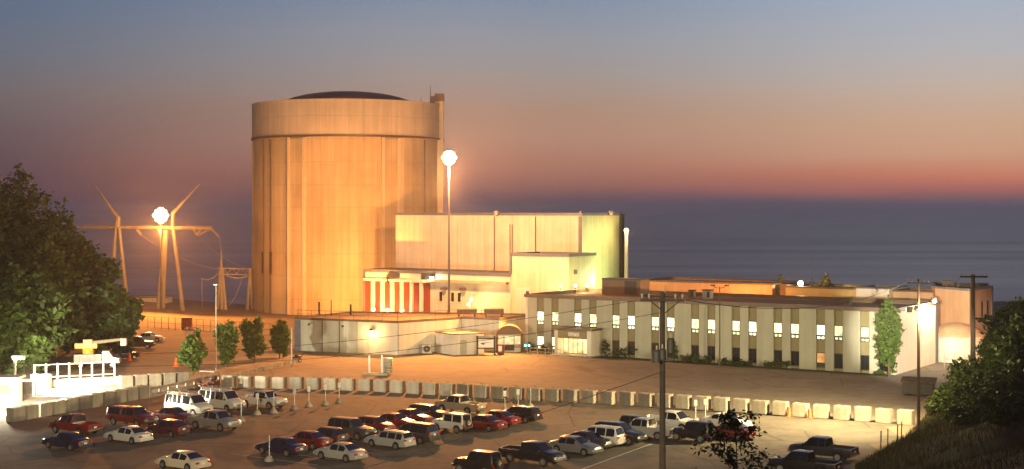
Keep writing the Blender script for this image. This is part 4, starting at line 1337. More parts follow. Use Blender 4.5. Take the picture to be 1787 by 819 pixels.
for i, (px, by, ty, w, lab, d_) in enumerate(((337, 655, 583, 3.5, 'trimmed small round tree nearest the golf cart', 0), (396, 640, 567, 3.2, 'trimmed small round tree right of the thin lamp post', 0), (444, 632, 558, 3.8, 'trimmed small round tree, larger of the pair by the annex', 0), (488, 625, 563, 3.0, 'trimmed small round tree beside the annex corner post', 0))):
    b = G(px, by); h = EYE - (ty - HY) / F * b.y
    tree('ornamental_tree', lab, b, h, w, 'leaf_light', 3600, .27, 140 + i, 7, .12, shape='col', shell=.35, group='small trees on the lawn')
b = G(1552, 657)
tree('columnar_tree', 'tall narrow bright green tree at the office corner', b, EYE - (528 - HY) / F * b.y, 3.5, 'leaf_light', 3600, .24, 160, 9, .12, shape='col', shell=.3)
for i, (px, ty, d, w, lab) in enumerate(((1361, 483, 226, 1.3, 'thin dry tree left of the greenish lamp'), (1440, 479, 226, 2.6, 'dry brown tree right of the greenish lamp'), (1418, 491, 228, 2.4, 'low dry tree tucked beside the greenish lamp'))):
    b = at(px, d); h = EYE - (ty - HY) / F * d
    tree('dry_tree', lab, b, h, w, 'leaf_dry', 1500, .22, 170 + i, 7, .5)
# shrubs along the office
shr = [(900, 612, 1.0, 1.3, 'leaf_mid'), (927, 613, 1.6, 1.0, 'leaf_dark'), (950, 616, 1.6, 1.1, 'leaf_dark'), (1056, 622, 1.2, 2.2, 'leaf_dark'), (1078, 624, 1.6, 1.2, 'leaf_mid'), (1098, 624, 2.2, 1.6, 'leaf_mid'),
       (1117, 624, 2.2, 2.5, 'leaf_light'), (1178, 630, 1.1, 2.4, 'leaf_mid'), (1196, 632, 1.6, 1.0, 'leaf_olive'), (1213, 634, 2.4, 1.1, 'leaf_mid'), (1232, 635, 1.4, .9, 'leaf_olive'), (1246, 632, 1.3, 2.6, 'leaf_mid'),
       (1266, 638, 2.0, .9, 'leaf_dark'), (1286, 639, 2.2, .8, 'leaf_dark'), (1306, 640, 1.6, .7, 'leaf_dark'), (1324, 636, 1.2, 2.2, 'leaf_dark'), (1340, 643, 1.5, .9, 'leaf_mid'), (1357, 642, 1.5, 1.0, 'leaf_olive'), (1372, 643, 1.7, .9, 'leaf_mid'),
       (1402, 643, 1.2, 1.6, 'leaf_light'), (1428, 645, 1.1, .9, 'leaf_mid'), (1450, 645, 1.5, .9, 'leaf_mid'), (1478, 648, 1.3, 1.1, 'leaf_light'), (1510, 650, 1.5, .6, 'leaf_olive'), (1535, 654, 1.6, .6, 'leaf_mid')]
desc = {'leaf_mid': 'green', 'leaf_dark': 'dark green', 'leaf_light': 'bright green', 'leaf_olive': 'olive'}
wherea = ['left of the traffic signal under the booth canopy', 'below the first lit ground floor window', 'left of the porch, below the second lit window', 'right against the porch pier', 'two steps right of the porch', 'before the dark window right of the porch',
          'like a small round tree beyond the porch', 'behind the near utility pole', 'low, right of the near utility pole', 'low and wide below the dark windows right of the pole', 'small, just left of the double street lamp', 'tall, at the double street lamp', 'low, right of the double street lamp', 'low, below the fifth pair of windows',
          'flat, left of the leaning shrub', 'leaning tall against the wall in the middle of the facade', 'small, right of the leaning shrub', 'small, below the sixth pair of windows', 'small, left of the topiary ball', 'clipped like a ball on a stem',
          'tiny, below the orange window', 'tiny, right of the orange window', 'round, near the tree shadow', 'flat, before the last dark window', 'flat, at the foot of the columnar tree']
for i, ((px, py, w, h, lf), wh) in enumerate(zip(shr, wherea)):
    b = G(px, py)
    t = thing('shrub', f'{desc[lf]} shrub {wh}'.replace(',', ''), 'shrub', b, i * 1.3, 'shrubs along the office front')
    mb = MB()
    for j in range(4):
        a = j * 1.57 + i
        mb.tube([(0, 0, -.05), (math.cos(a) * w * .1, math.sin(a) * w * .1, h * .4), (math.cos(a) * w * .25, math.sin(a) * w * .25, h * .75)], .04, 5, .015)
    mb.build('stem', M['bark'], t, world=False)
    z0 = .45 if 'ball' in wh or 'round tree' in wh else 0.02
    link('foliage', leaf_mesh('foliage', lobes_for(w, h * (1 - z0), h * z0, 4, 300 + i), 420, .13, 400 + i), M[lf], t)

# bank vegetation on the right
bank = [(1690, 137, 630, 4.6, 'leaf_mid', 'bush', 'leafy green bush on the bank left of the far utility pole foot'), (1745, 142, 590, 5.2, 'leaf_light', 'bush', 'tall bright bush on the right bank catching yellow light'), (1655, 139, 672, 3.2, 'leaf_mid', 'bush', 'low green bush at the left end of the right bank'),
        (1720, 126, 660, 4.4, 'leaf_dark', 'bush', 'dark bush low on the right bank'), (1765, 122, 640, 5.5, 'leaf_dark', 'bush', 'dark tall bush at the right border'), (1672, 129, 700, 3.0, 'leaf_mid', 'bush', 'mid green bush right behind the floodlight pole'),
        (1700, 116, 712, 4.6, 'leaf_dark', 'bush', 'dark spreading bush in the right corner of the bank'), (1775, 110, 690, 6, 'leaf_dark', 'bush', 'black looking bush in the lower right corner'),
        (1632, 141, 690, 1.8, 'leaf_olive', 'bush', 'small olive bush right of the dumpster')]
for i, (px, d, ty, w, lf, nm, lab) in enumerate(bank):
    b = at(px, d); h = max(1.4, EYE - (ty - HY) / F * d - b.z)
    tree(nm, lab, b, h, w, lf, int(2600 + 350 * h), .21, 200 + i, 8, .02, cat='bush', group='bushes on the right bank', tr=.07)
b = at(1772, 146); h = EYE - (532 - HY) / F * 146 - b.z
tree('broadleaf_tree', 'tall dark tree at the right border of the view', b, h, 6.5, 'leaf_dark', 6000, .26, 230, 10, .1)
b = at(1815, 128); h = EYE - (520 - HY) / F * 128 - b.z
tree('broadleaf_tree', 'dark tree mostly cut by the right border', b, h, 7.5, 'leaf_dark', 7000, .26, 231, 11, .05)

# sapling close to the viewer
b = at(1285, 44)
sp_ = thing('sapling', 'dark slender sapling with sparse leaves close to the viewer', 'tree', b)
hs = P(1285, 705, 44).z - b.z
rd = random.Random(5)
mb = MB(); tips = []
mb.tube([(0, 0, -.2), (.04, 0, hs * .5), (-.05, 0, hs * .97)], .035, 6, .008)
for i in range(36):
    f = .1 + .85 * i / 36
    z = hs * f; a = rd.random() * 6.28
    L = (2.2 - 1.75 * f) * (.7 + .6 * rd.random())
    e = Vector((math.cos(a) * L, math.sin(a) * L, z + L * rd.uniform(.1, .5)))
    mb.tube([(0, 0, z), e * .5 + Vector((0, 0, z * .5 + .06)), e], .014, 5, .004)
    for j in range(60):
        k = .3 + .75 * rd.random()
        tips.append((Vector((0, 0, z)).lerp(e, k) + Vector((rd.gauss(0, .10), rd.gauss(0, .10), rd.gauss(0, .09))), rd))
mb.build('trunk', M['bark'], sp_, world=False)
lv = MB()
for p, _ in tips:
    a = Vector((rd.gauss(0, 1), rd.gauss(0, 1), rd.gauss(-.3, .5))).normalized(); c = a.cross(Vector((rd.gauss(0, 1), rd.gauss(0, 1), rd.gauss(0, 1)))).normalized()
    s = rd.uniform(.07, .14)
    lv.add([p, p + a * s * .5 + c * s * .35, p + a * s * 1.4, p + a * s * .5 - c * s * .35], [(0, 1, 2, 3)])
lv.build('crown', M['leaf_dark'], sp_, world=False, smooth=False)

# long grass on the bank
gm = MB(); rg = random.Random(11)
for i in range(34000):
    y = rg.uniform(92, 160); q = rg.random() ** 1.7 * 26 - .3
    x = bank_x(y) + q
    z = terrain(x, y) + .03 + .25 * min(1, max(0, q) / 2)
    a = rg.random() * 6.28; h = rg.uniform(.25, .75); w = .03
    lx, ly = rg.gauss(0, .12), rg.gauss(0, .12)
    gm.add([(x - math.cos(a) * w, y - math.sin(a) * w, z), (x + math.cos(a) * w, y + math.sin(a) * w, z), (x + lx, y + ly, z + h)], [(0, 1, 2)])
go = gm.build('grass', M['leaf_grass'], smooth=False)
go['kind'] = 'stuff'

# lawn strip before the office
sheet('lawn_strip', [OO + E1 * .5 + ey_ * .1, OO + E1 * (OL - .3) + ey_ * .1, OO + E1 * (OL - .3) + ey_ * 2.0, OO + E1 * (a1 + 1) + ey_ * 3.2, OO + E1 * .5 + ey_ * 3.6], .008, M['lawn'])

# ------------------------------------------------------------------ concrete barrier blocks
bl_me = MB().box(-.76, .76, -.52, .52, 0, 1.38)
b_me = bl_me.mesh('barrier_block', False)
bm = bmesh.new(); bm.from_mesh(b_me); bmesh.ops.bevel(bm, geom=list(bm.edges), offset=.05, segments=2, affect='EDGES'); bm.to_mesh(b_me); bm.free()
lug = MB().tube([(-.3, 0, 1.4), (-.3, 0, 1.5), (-.12, 0, 1.53), (.0, 0, 1.5), (0, 0, 1.4)], .02, 5).mesh('lifting_eye')


def block(p, ang, label, group, sx=1.0, jit=1.0):
    o = link('barrier_block', b_me, M['block_concrete'])
    o.location = (p.x, p.y, 0.004); o.rotation_euler = (0, 0, ang + rg.uniform(-.09, .09) * jit); o.scale = (sx, 1, 1 + rg.uniform(-.03, .03))
    e = link('lifting_eye', lug, M['steel_dark'], o)
    e.location = (.15, 0, 0)
    return tag(o, label, 'barrier block', group)


line = row[1:]
tot = sum((b - a).length for a, b in zip(line, line[1:]))
nb = 38
for i in range(nb):
    s = tot * (i + .5) / nb
    for a, b in zip(line, line[1:]):
        L = (b - a).length
        if s <= L:
            p = a.lerp(b, s / L); d = (b - a); break
        s -= L
    block(p, (math.atan2(d.y, d.x) - R(6)) if i < 20 else R(-34), 'squat pale concrete block in the long spaced row between car park and yard', 'blocks of the long row', .98)
p, q = G(15, 737), G(256, 694)
d = q - p; nb = 11
for i in range(nb):
    c = p.lerp(q, (i + .5) / nb)
    block(c, math.atan2(d.y, d.x), 'pale concrete block in the tight row along the floodlit checkpoint', 'blocks beside the checkpoint', 1.08, .6)
p, q = G(212, 677), G(335, 668)
for i in range(5):
    c = p.lerp(q, (i + .3) / 5)
    block(c, math.atan2((q - p).y, (q - p).x), 'pale concrete block in the short row behind the white van', 'blocks behind the van', .95)
# low kerb wall running up to the annex
p, q = G(398, 662), G(520, 632)
kb = thing('low_kerb_wall', 'low white stepped kerb wall running up to the annex corner', 'kerb wall', (p.x, p.y, 0))
mb = MB(); d = (q - p).normalized(); L = (q - p).length
n = 18
for i in range(n):
    mb.obox(p, d, L * i / n + .06, L * (i + 1) / n - .06, -.25, .25, 0, .55)
mb.build('kerb_unit', M['block_concrete'], kb, smooth=False)
# white slotted guard rail near the golf cart
p, q = G(263, 693), G(382, 668)
gr_ = thing('slotted_guard_rail', 'long white slotted guard rail slanting past the golf cart', 'guard rail', (p.x, p.y, 0))
d = (q - p).normalized(); L = (q - p).length
MB().obox(p, d, 0, L, -.06, .06, .75, 1.05).obox(p, d, 0, L, -.06, .06, .05, .4).build('rail', M['block_concrete'], gr_, smooth=False)
for i in range(9):
    MB().obox(p, d, L * i / 8 - .15 if i else 0, L * i / 8 + .15, -.08, .08, 0, 1.0).build('post', M['block_concrete'], gr_, smooth=False)

# ------------------------------------------------------------------ checkpoint at the far left
fn = thing('checkpoint_fence', 'white post and rail fence behind the floodlit checkpoint', 'fence', tuple(G(130, 662)))
p, q = G(60, 668), G(200, 661)
d = (q - p).normalized(); L = (q - p).length
mb = MB()
for z in (.6, 2.1):
    mb.tube([p + Vector((0, 0, z)), q + Vector((0, 0, z))], .07, 6)
mb.build('rail', M['white_wall'], fn)
for i in range(8):
    c = p.lerp(q, i / 7)
    MB().tube([c, c + Vector((0, 0, 2.25))], .12, 8).build('post', M['white_wall'], fn)
p, q = G(90, 676), G(212, 670)
d = (q - p).normalized(); L = (q - p).length
tag(MB().obox(p, d, 0, L, -.3, .3, 0, .9).build('barrier_wall', M['white_wall'], bevel=.05), 'low white barrier wall glaring in the checkpoint floodlight', 'barrier')
bq = G(8, 704)
bt = thing('guard_booth', 'white guard booth glaring under the floodlight at the left border', 'booth', tuple(bq))
MB().box(bq.x - 1.5, bq.x + 1.5, bq.y - 1.2, bq.y + 1.2, 0, 2.7).build('wall', M['white_wall'], bt, smooth=False)
MB().box(bq.x - 1.8, bq.x + 1.8, bq.y - 1.5, bq.y + 1.5, 2.7, 2.95).build('roof', M['white_wall'], bt, smooth=False)
MB().box(bq.x - 1.0, bq.x + 1.0, bq.y - 1.23, bq.y - 1.2, 1.1, 2.2).build('window', M['booth_glow'], bt, smooth=False)
for px, py, w_, lab in ((72, 679, 1.1, 'white equipment cabinet under the checkpoint fence'), (50, 690, .8, 'small white cabinet beside the hooded floodlight')):
    c = G(px, py)
    t = thing('equipment_cabinet', lab, 'cabinet', tuple(c))
    MB().box(c.x - w_, c.x + w_, c.y - .5, c.y + .5, 0, 1.7).build('casing', M['white_wall'], t, bevel=.04)
    MB().box(c.x - w_ * .7, c.x + w_ * .7, c.y - .53, c.y - .5, .2, 1.5).build('door', M['steel_galv'], t)
sheet('checkpoint_apron', [G(-80, 735), G(8, 730), G(225, 690), G(225, 672), G(-80, 676)], .007, M['concrete'])

# chain fence and small gear behind the trees
fc = thing('wire_fence', 'thin brown wire fence across the orange lit slope behind the small trees', 'fence', tuple(G(360, 580)))
p, q = G(258, 573), G(512, 590)
mb = MB(); n = 20
for z in (.15, 1.1, 2.1):
    mb.tube([p + Vector((0, 0, z)), q + Vector((0, 0, z))], .03, 4)
mb.build('rail', M['brown_metal'], fc)
for i in range(n + 1):
    c = p.lerp(q, i / n); MB().tube([c, c + Vector((0, 0, 2.2))], .05, 5).build('post', M['brown_metal'], fc)
c = G(326, 574)
t = thing('fire_hydrant_cabinet', 'small red cabinet on the orange slope left of the lamp post', 'cabinet', tuple(c))
MB().box(c.x - .9, c.x + .9, c.y - .4, c.y + .4, .15, 2.0).build('casing', M['red_panel'], t, bevel=.04)
MB().box(c.x - .7, c.x - .5, c.y - .3, c.y + .3, 0, .15).box(c.x + .5, c.x + .7, c.y - .3, c.y + .3, 0, .15).build('foot', M['steel_dark'], t)
c = G(338, 585)
t = thing('equipment_rack', 'pale pipe rack standing in front of the red cabinet', 'rack', tuple(c))
mb = MB()
for i in range(5):
    mb.tube([(c.x - 1.2 + i * .6, c.y, 0), (c.x - 1.2 + i * .6, c.y, 1.4)], .06, 6)
for z in (.5, 1.3):
    mb.tube([(c.x - 1.2, c.y, z), (c.x + 1.2, c.y, z)], .05, 6)
mb.build('frame', M['steel_galv'], t)

# gate posts in the yard
c = G(655, 655)
t = thing('barrier_gate', 'pair of white posts with a ribbed drum in the open yard', 'gate', tuple(c))
for x in (-.75, .85):
    MB().tube([(c.x + x, c.y, 0), (c.x + x, c.y, 2.5)], .13, 10).build('post', M['sign_white'], t)
mb = MB()
prof = []
for i in range(6):
    prof += [(.62, .25 + i * .32), (.75, .33 + i * .32), (.75, .45 + i * .32), (.62, .53 + i * .32)]
mb.lathe([(.01, .2)] + prof + [(.01, 2.15)], 18, (c.x + 1.4, c.y + .9, 0)); mb.build('ribbed_drum', M['steel_galv'], t)
MB().box(c.x - 1.6, c.x + 1.6, c.y - .5, c.y + .4, 0, .3).build('plinth', M['concrete'], t, bevel=.03)

# sign board, signal, booth canopy near the office corner
c = G(848, 619)
sgn = thing('sign_board', 'dark framed sign board with white panel before the white shed', 'sign', tuple(c))
for x in (-1.25, 1.25):
    MB().box(c.x + x - .13, c.x + x + .13, c.y - .13, c.y + .13, 0, 2.75).build('post', M['steel_dark'], sgn, bevel=.02)
MB().box(c.x - 1.12, c.x + 1.12, c.y - .08, c.y + .08, .85, 1.0).box(c.x - 1.12, c.x + 1.12, c.y - .08, c.y + .08, 2.25, 2.42).build('crossbar', M['steel_dark'], sgn)
pn = MB().box(c.x - 1.1, c.x + 1.1, c.y - .05, c.y + .05, 1.02, 2.23).build('panel', M['sign_white'], sgn)
MB().box(c.x - 1.1, c.x + 1.1, c.y - .05, c.y + .05, 2.44, 2.72).build('top_panel', M['concrete'], sgn)
mb = MB()
sw = [(-.85, 1.62), (-.5, 1.52), (-.2, 1.62), (.2, 1.70), (.8, 1.78), (.2, 1.76), (-.2, 1.74), (-.5, 1.72)]
mb.add([(c.x + x, c.y - .056, z) for x, z in sw], [tuple(range(len(sw)))])
mb.add([(c.x + x, c.y - .056, z) for x, z in ((-.6, 1.50), (-.35, 1.40), (-.2, 1.5), (-.4, 1.6))], [(0, 1, 2, 3)])
mb.build('emblem', M['steel_dark'], pn, smooth=False)
c = G(920, 618)
sig = thing('traffic_signal', 'small traffic signal showing green light at the office corner', 'traffic signal', tuple(c))
MB().tube([c, c + Vector((0, 0, 1.0))], .05, 6).build('post', M['steel_galv'], sig)
MB().box(c.x - .5, c.x + .5, c.y - .12, c.y + .12, 1.0, 1.5).build('housing', M['steel_dark'], sig, bevel=.02)
MB().lathe([(.01, -.16), (.12, -.15), (.17, -.1), (.17, 0)], 12, (c.x - .26, c.y - .05, 1.25), 'y').lathe([(.01, -.16), (.12, -.15), (.17, -.1), (.17, 0)], 12, (c.x + .26, c.y - .05, 1.25), 'y').build('lens', M['signal_green'], sig)
c = G(889, 613)
cn = thing('entry_kiosk', 'small lit entry kiosk under a vaulted brown canopy left of the office', 'kiosk', tuple(c))
mb = MB().lathe([(2.1, -1.6), (2.1, 1.6)], 14, (c.x, c.y, 1.9), 'y', 0.35, math.pi - .35).build('canopy', M['orange_wall'], cn)
mb = MB().add([(c.x + 2.1 * math.cos(a), c.y - 1.6, 1.9 + 2.1 * math.sin(a)) for a in [.35 + i * (math.pi - .7) / 14 for i in range(15)]], [tuple(range(15))]).build('canopy_front', M['brown_metal'], cn, smooth=False)
MB().box(c.x - 1.7, c.x + 1.7, c.y - 1.0, c.y + 1.2, 0, 2.6).build('wall', M['white_wall'], cn, smooth=False)
g = MB().box(c.x - 1.6, c.x - .9, c.y - 1.04, c.y - 1.0, 1.15, 2.35).box(c.x - .7, c.x + .6, c.y - 1.04, c.y - 1.0, 1.15, 2.35).box(c.x + .8, c.x + 1.6, c.y - 1.04, c.y - 1.0, 1.15, 2.35).build('window', M['booth_glow'], cn, smooth=False)
MB().box(c.x - .7, c.x + .7, c.y - 1.05, c.y - 1.0, .2, 1.05).build('counter_panel', M['steel_dark'], cn, smooth=False)
for s_ in (-1.85, 1.85):
    MB().tube([(c.x + s_, c.y - 1.5, 0), (c.x + s_, c.y - 1.5, 2.65)], .07, 8).build('post', M['steel_dark'], cn)
hr = thing('handrail', 'thin pale pipe handrail left of the office porch', 'handrail', tuple(G(955, 622)))
p, q = G(925, 620), G(978, 623)
mb = MB()
for z in (.55, 1.05): mb.tube([p + Vector((0, 0, z)), q + Vector((0, 0, z))], .04, 5)
mb.build('rail', M['steel_galv'], hr)
for i in range(5):
    c = p.lerp(q, i / 4); MB().tube([c, c + Vector((0, 0, 1.1))], .045, 5).build('post', M['steel_galv'], hr)
c = G(874, 619)
t = thing('vending_machine', 'dark red box like machine right of the sign board', 'machine', tuple(c))
MB().box(c.x - .5, c.x + .5, c.y - .4, c.y + .4, 0, 1.5).build('casing', M['paint_darkred'], t, bevel=.04)
MB().box(c.x - .35, c.x + .15, c.y - .43, c.y - .4, .5, 1.3).build('front_panel', M['sign_white'], t)

# dumpster
c = G(1603, 690)
dp = thing('dumpster', 'dark steel dumpster with sloping overhanging lid behind the floodlight pole', 'dumpster', tuple(c))
dx_ = Vector((.93, -.37, 0))
cc = Vector((c.x, c.y, 0))


def ob(mb, a0, a1, b0, b1, z0, z1):
    return mb.obox(cc, dx_, a0, a1, b0, b1, z0, z1)


ob(MB(), -1.7, 1.7, -.9, .9, .15, 1.45).build('bin', M['steel_dark'], dp, bevel=.04)
mb = MB(); ey2 = Vector((dx_.y, -dx_.x, 0))
prf = [(-1.15, 1.85), (1.15, 1.5), (1.15, 1.6), (-1.15, 1.97)]
vs_ = [cc + dx_ * a + ey2 * b + Vector((0, 0, z)) for a in (-1.9, 1.95) for b, z in prf]
mb.add(vs_, [(0, 1, 2, 3), (7, 6, 5, 4), (0, 4, 5, 1), (1, 5, 6, 2), (2, 6, 7, 3), (3, 7, 4, 0)]); mb.build('lid', M['timber_pole'], dp, smooth=False)
for a in (-1.4, 1.4):
    for b in (-.7, .7):
        ob(MB(), a - .1, a + .1, b - .1, b + .1, 0, .15).build('foot', M['steel_dark'], dp)
mb = MB()
for a in (-1.2, -.4, .4, 1.2): ob(mb, a - .06, a + .06, .9, .96, .2, 1.4)
mb.build('rib', M['steel_dark'], dp)

# sign posts on cone bases in the lot
sg_me_b = MB().lathe([(.42, 0), (.42, .08), (.2, .42), (.07, .48), (.01, .48)], 12).mesh('cone_base')
sg_me_p = MB().tube([(0, 0, .4), (0, 0, 2.15)], .035, 6).mesh('post')
sg_me_s = MB().box(-.16, .16, -.02, .02, 1.62, 2.2).mesh('plate', False)
spots = [(449, 724, 1), (478, 721, 0), (514, 715, 1), (539, 710, 1), (568, 707, 1), (592, 703, 1), (421, 736, 0), (470, 805, 0), (881, 719, 1), (904, 716, 1), (926, 712, 0), (1214, 737, 1), (1231, 735, 1)]
wh = ['beside the front wheel of the parked white pickup', 'before the bonnet of the parked white pickup', 'just right of the white pickup', 'second right of the white pickup', 'third right of the white pickup', 'nearest the block row in the aisle', 'at the tail of the white pickup', 'standing alone before the very dark sedan', 'left above the black wagon', 'above the black wagon', 'right above the black wagon', 'behind the black canvas top jeep', 'right behind the black canvas top jeep']
for (px, py, pl), w_ in zip(spots, wh):
    c = G(px, py)
    t = thing('sign_post', 'white post on a cone base ' + w_, 'sign post', (c.x, c.y, .004), rg.uniform(-.4, .4), 'movable sign posts in the car park')
    link('cone_base', sg_me_b, M['block_concrete'], t); link('post', sg_me_p, M['sign_white'], t)
    if pl: link('plate', sg_me_s, M['sign_white'], t)
# traffic cones
cn_me = MB().lathe([(.17, .04), (.05, .68), (.01, .7)], 12).mesh('cone'); cnb = MB().box(-.2, .2, -.2, .2, 0, .04).mesh('base', False)
for px, py, lab in ((810, 688, 'orange traffic cone at the middle of the long block row'), (1377, 727, 'orange traffic cone, left one of two before the right blocks'), (1413, 730, 'orange traffic cone, right one of two before the right blocks'), (226, 630, 'orange traffic cone behind the boom truck'), (307, 640, 'orange traffic cone left of the small round tree')):
    c = G(px, py); t = thing('traffic_cone', lab, 'traffic cone', (c.x, c.y, .004), 0, 'orange traffic cones')
    s_ = 1.45 if py > 640 else 1.7
    t.scale = (s_, s_, s_)
    link('cone', cn_me, M['cone_orange'], t); link('base', cnb, M['cone_orange'], t)
# rough stakes along the bank edge
for px, by, ty, lab in ((1537, 792, 752, 'thin dark stake at the left start of the bank edge'), (1549, 788, 748, 'thin dark stake, second from the left on the bank edge'), (1566, 780, 742, 'stouter dark stake on the bank edge'), (1573, 777, 737, 'tall thin stake just left of the floodlight pole'), (1636, 755, 722, 'dark stake in the grass right of the floodlight pole')):
    c = G(px, by); c.z = terrain(c.x, c.y); h = (by - ty) / F * c.y
    tag(MB().tube([c - Vector((0, 0, .2)), c + Vector((.03, 0, h))], .07 if px in (1566, 1636) else .045, 6, .05).build('stake', M['timber_dark']), lab, 'stake', 'stakes along the bank edge')


# ------------------------------------------------------------------ vehicles
def ip(tab, x, j=1):
    if x <= tab[0][0]: return tab[0][j]
    for a, b in zip(tab, tab[1:]):
        if x <= b[0]:
            if b[0] - a[0] < 1e-9: return b[j]
            return a[j] + (b[j] - a[j]) * (x - a[0]) / (b[0] - a[0])
    return tab[-1][j]


SPEC = {
    'sedan': dict(L=4.75, W=1.8, belt=.93, sill=.24, R=.32, wheels=(-1.42, 1.42), wr=.70,
                  top=[(-2.375, .62), (-2.34, .86), (-2.2, .95), (-1.62, 1.0), (-.98, 1.37), (-.6, 1.44), (.0, 1.45), (.3, 1.42), (1.05, 1.0), (1.9, .86), (2.25, .74), (2.375, .52)], ws=(.3, 1.05), rw=(-1.62, -.98), sw=[(-1.2, -.5), (-.42, .42)]),
    'hatch': dict(L=4.2, W=1.74, belt=.93, sill=.24, R=.31, wheels=(-1.28, 1.27), wr=.71,
                  top=[(-2.1, .7), (-2.08, .95), (-1.98, 1.02), (-1.45, 1.4), (-1.1, 1.47), (.0, 1.48), (.3, 1.44), (1.05, 1.02), (1.7, .88), (2.0, .74), (2.1, .5)], ws=(.3, 1.05), rw=(-1.98, -1.45), sw=[(-1.45, -.6), (-.5, .42)]),
    'wagon': dict(L=4.7, W=1.78, belt=.96, sill=.25, R=.32, wheels=(-1.4, 1.42), wr=.72,
                  top=[(-2.35, .7), (-2.32, .98), (-2.26, 1.04), (-1.98, 1.44), (-1.7, 1.5), (.1, 1.51), (.4, 1.46), (1.12, 1.04), (1.95, .9), (2.25, .78), (2.35, .5)], ws=(.4, 1.12), rw=(-2.26, -1.98), sw=[(-2.0, -1.4), (-1.3, -.45), (-.35, .5)]),
    'minivan': dict(L=4.85, W=1.9, belt=1.05, sill=.26, R=.33, wheels=(-1.45, 1.5), wr=.76,
                    top=[(-2.42, .75), (-2.4, 1.05), (-2.34, 1.12), (-2.12, 1.66), (-1.9, 1.74), (.0, 1.75), (.45, 1.68), (1.4, 1.12), (2.0, .98), (2.32, .82), (2.42, .5)], ws=(.45, 1.4), rw=(-2.34, -2.12), sw=[(-2.1, -1.3), (-1.2, -.3), (-.2, .6)]),
    'suv': dict(L=4.7, W=1.88, belt=1.12, sill=.36, R=.37, wheels=(-1.4, 1.42), wr=.78,
                top=[(-2.35, .85), (-2.33, 1.14), (-2.28, 1.2), (-2.12, 1.74), (-1.95, 1.81), (.0, 1.82), (.3, 1.77), (.92, 1.18), (1.1, 1.14), (2.1, 1.04), (2.3, .92), (2.35, .6)], ws=(.3, .92), rw=(-2.28, -2.12), sw=[(-2.1, -1.4), (-1.3, -.5), (-.4, .45)], bumper=True),
    'jeep': dict(L=3.95, W=1.62, belt=1.12, sill=.42, R=.38, wheels=(-1.2, 1.25), wr=.84,
                 top=[(-1.9, .95), (-1.89, 1.2), (-1.87, 1.24), (-1.78, 1.74), (-1.65, 1.82), (.2, 1.83), (.3, 1.78), (.56, 1.22), (.62, 1.16), (1.7, 1.1), (1.82, 1.05), (1.86, .75)], ws=(.3, .56), rw=(-1.87, -1.78), sw=[(-1.72, -.75), (-.62, .28)], spare=True, bumper=True),
    'van': dict(L=5.5, W=2.0, belt=1.22, sill=.34, R=.36, wheels=(-1.65, 1.75), wr=.82,
                top=[(-2.75, .9), (-2.73, 1.22), (-2.7, 1.3), (-2.6, 1.98), (-2.4, 2.08), (.9, 2.08), (1.15, 2.02), (1.75, 1.32), (1.9, 1.24), (2.55, 1.08), (2.7, .95), (2.75, .6)], ws=(1.15, 1.75), rw=(-2.7, -2.6), sw=[(-2.5, -1.45), (-1.35, -.75), (-.65, -.1), (.1, 1.2)], rack=True, bumper=True),
    'pickup': dict(L=5.6, W=1.95, belt=1.15, sill=.40, R=.39, wheels=(-1.6, 1.72), wr=.76, bed=(-2.72, -.62, .72, 1.12),
                   top=[(-2.8, 1.12), (-2.72, 1.12), (-.62, 1.12), (-.60, 1.18), (-.52, 1.74), (-.35, 1.8), (.75, 1.8), (.95, 1.75), (1.5, 1.2), (1.65, 1.15), (2.6, 1.06), (2.74, .95), (2.8, .62)], ws=(.95, 1.5), rw=(-.60, -.52), sw=[(-.45, .05), (.15, 1.1)], bumper=True),
    'topper': dict(L=5.5, W=1.92, belt=1.12, sill=.40, R=.38, wheels=(-1.6, 1.7), wr=.80,
                   top=[(-2.75, .9), (-2.73, 1.14), (-2.7, 1.2), (-2.6, 1.66), (-2.5, 1.7), (-.58, 1.72), (-.56, 1.72), (-.4, 1.8), (.75, 1.8), (.95, 1.75), (1.5, 1.18), (1.65, 1.13), (2.55, 1.04), (2.7, .93), (2.75, .62)], ws=(.95, 1.5), rw=(-2.7, -2.6), sw=[(-2.45, -.75), (-.4, .1), (.2, 1.1)], bumper=True),
}
CACHE = {}
tyre_cache = {}


def wheel_meshes(Rw, w=.22):
    if Rw in tyre_cache: return tyre_cache[Rw]
    ty = MB().lathe([(Rw * .62, -w / 2), (Rw * .93, -w / 2), (Rw, -w / 2 + .04), (Rw, w / 2 - .04), (Rw * .93, w / 2), (Rw * .62, w / 2)], 22, axis='y').mesh('tyre')
    rm = MB()
    rm.lathe([(Rw * .63, -w / 2 + .03), (Rw * .63, w / 2 - .005), (Rw * .55, w / 2 - .01), (Rw * .5, w / 2 - .05), (Rw * .2, w / 2 - .04), (Rw * .14, w / 2 - .01), (.01, w / 2)], 20, axis='y')
    for i in range(6):
        a = i * math.pi / 3
        c, s = math.cos(a), math.sin(a); n = .03
        y = w / 2 - .012
        rm.add([(c * .06 - s * n, y, s * .06 + c * n), (c * .06 + s * n, y, s * .06 - c * n), (c * Rw * .56 + s * n, y, s * Rw * .56 - c * n), (c * Rw * .56 - s * n, y, s * Rw * .56 + c * n)], [(0, 1, 2, 3)])
    tyre_cache[Rw] = (ty, rm.mesh('rim'))
    return tyre_cache[Rw]


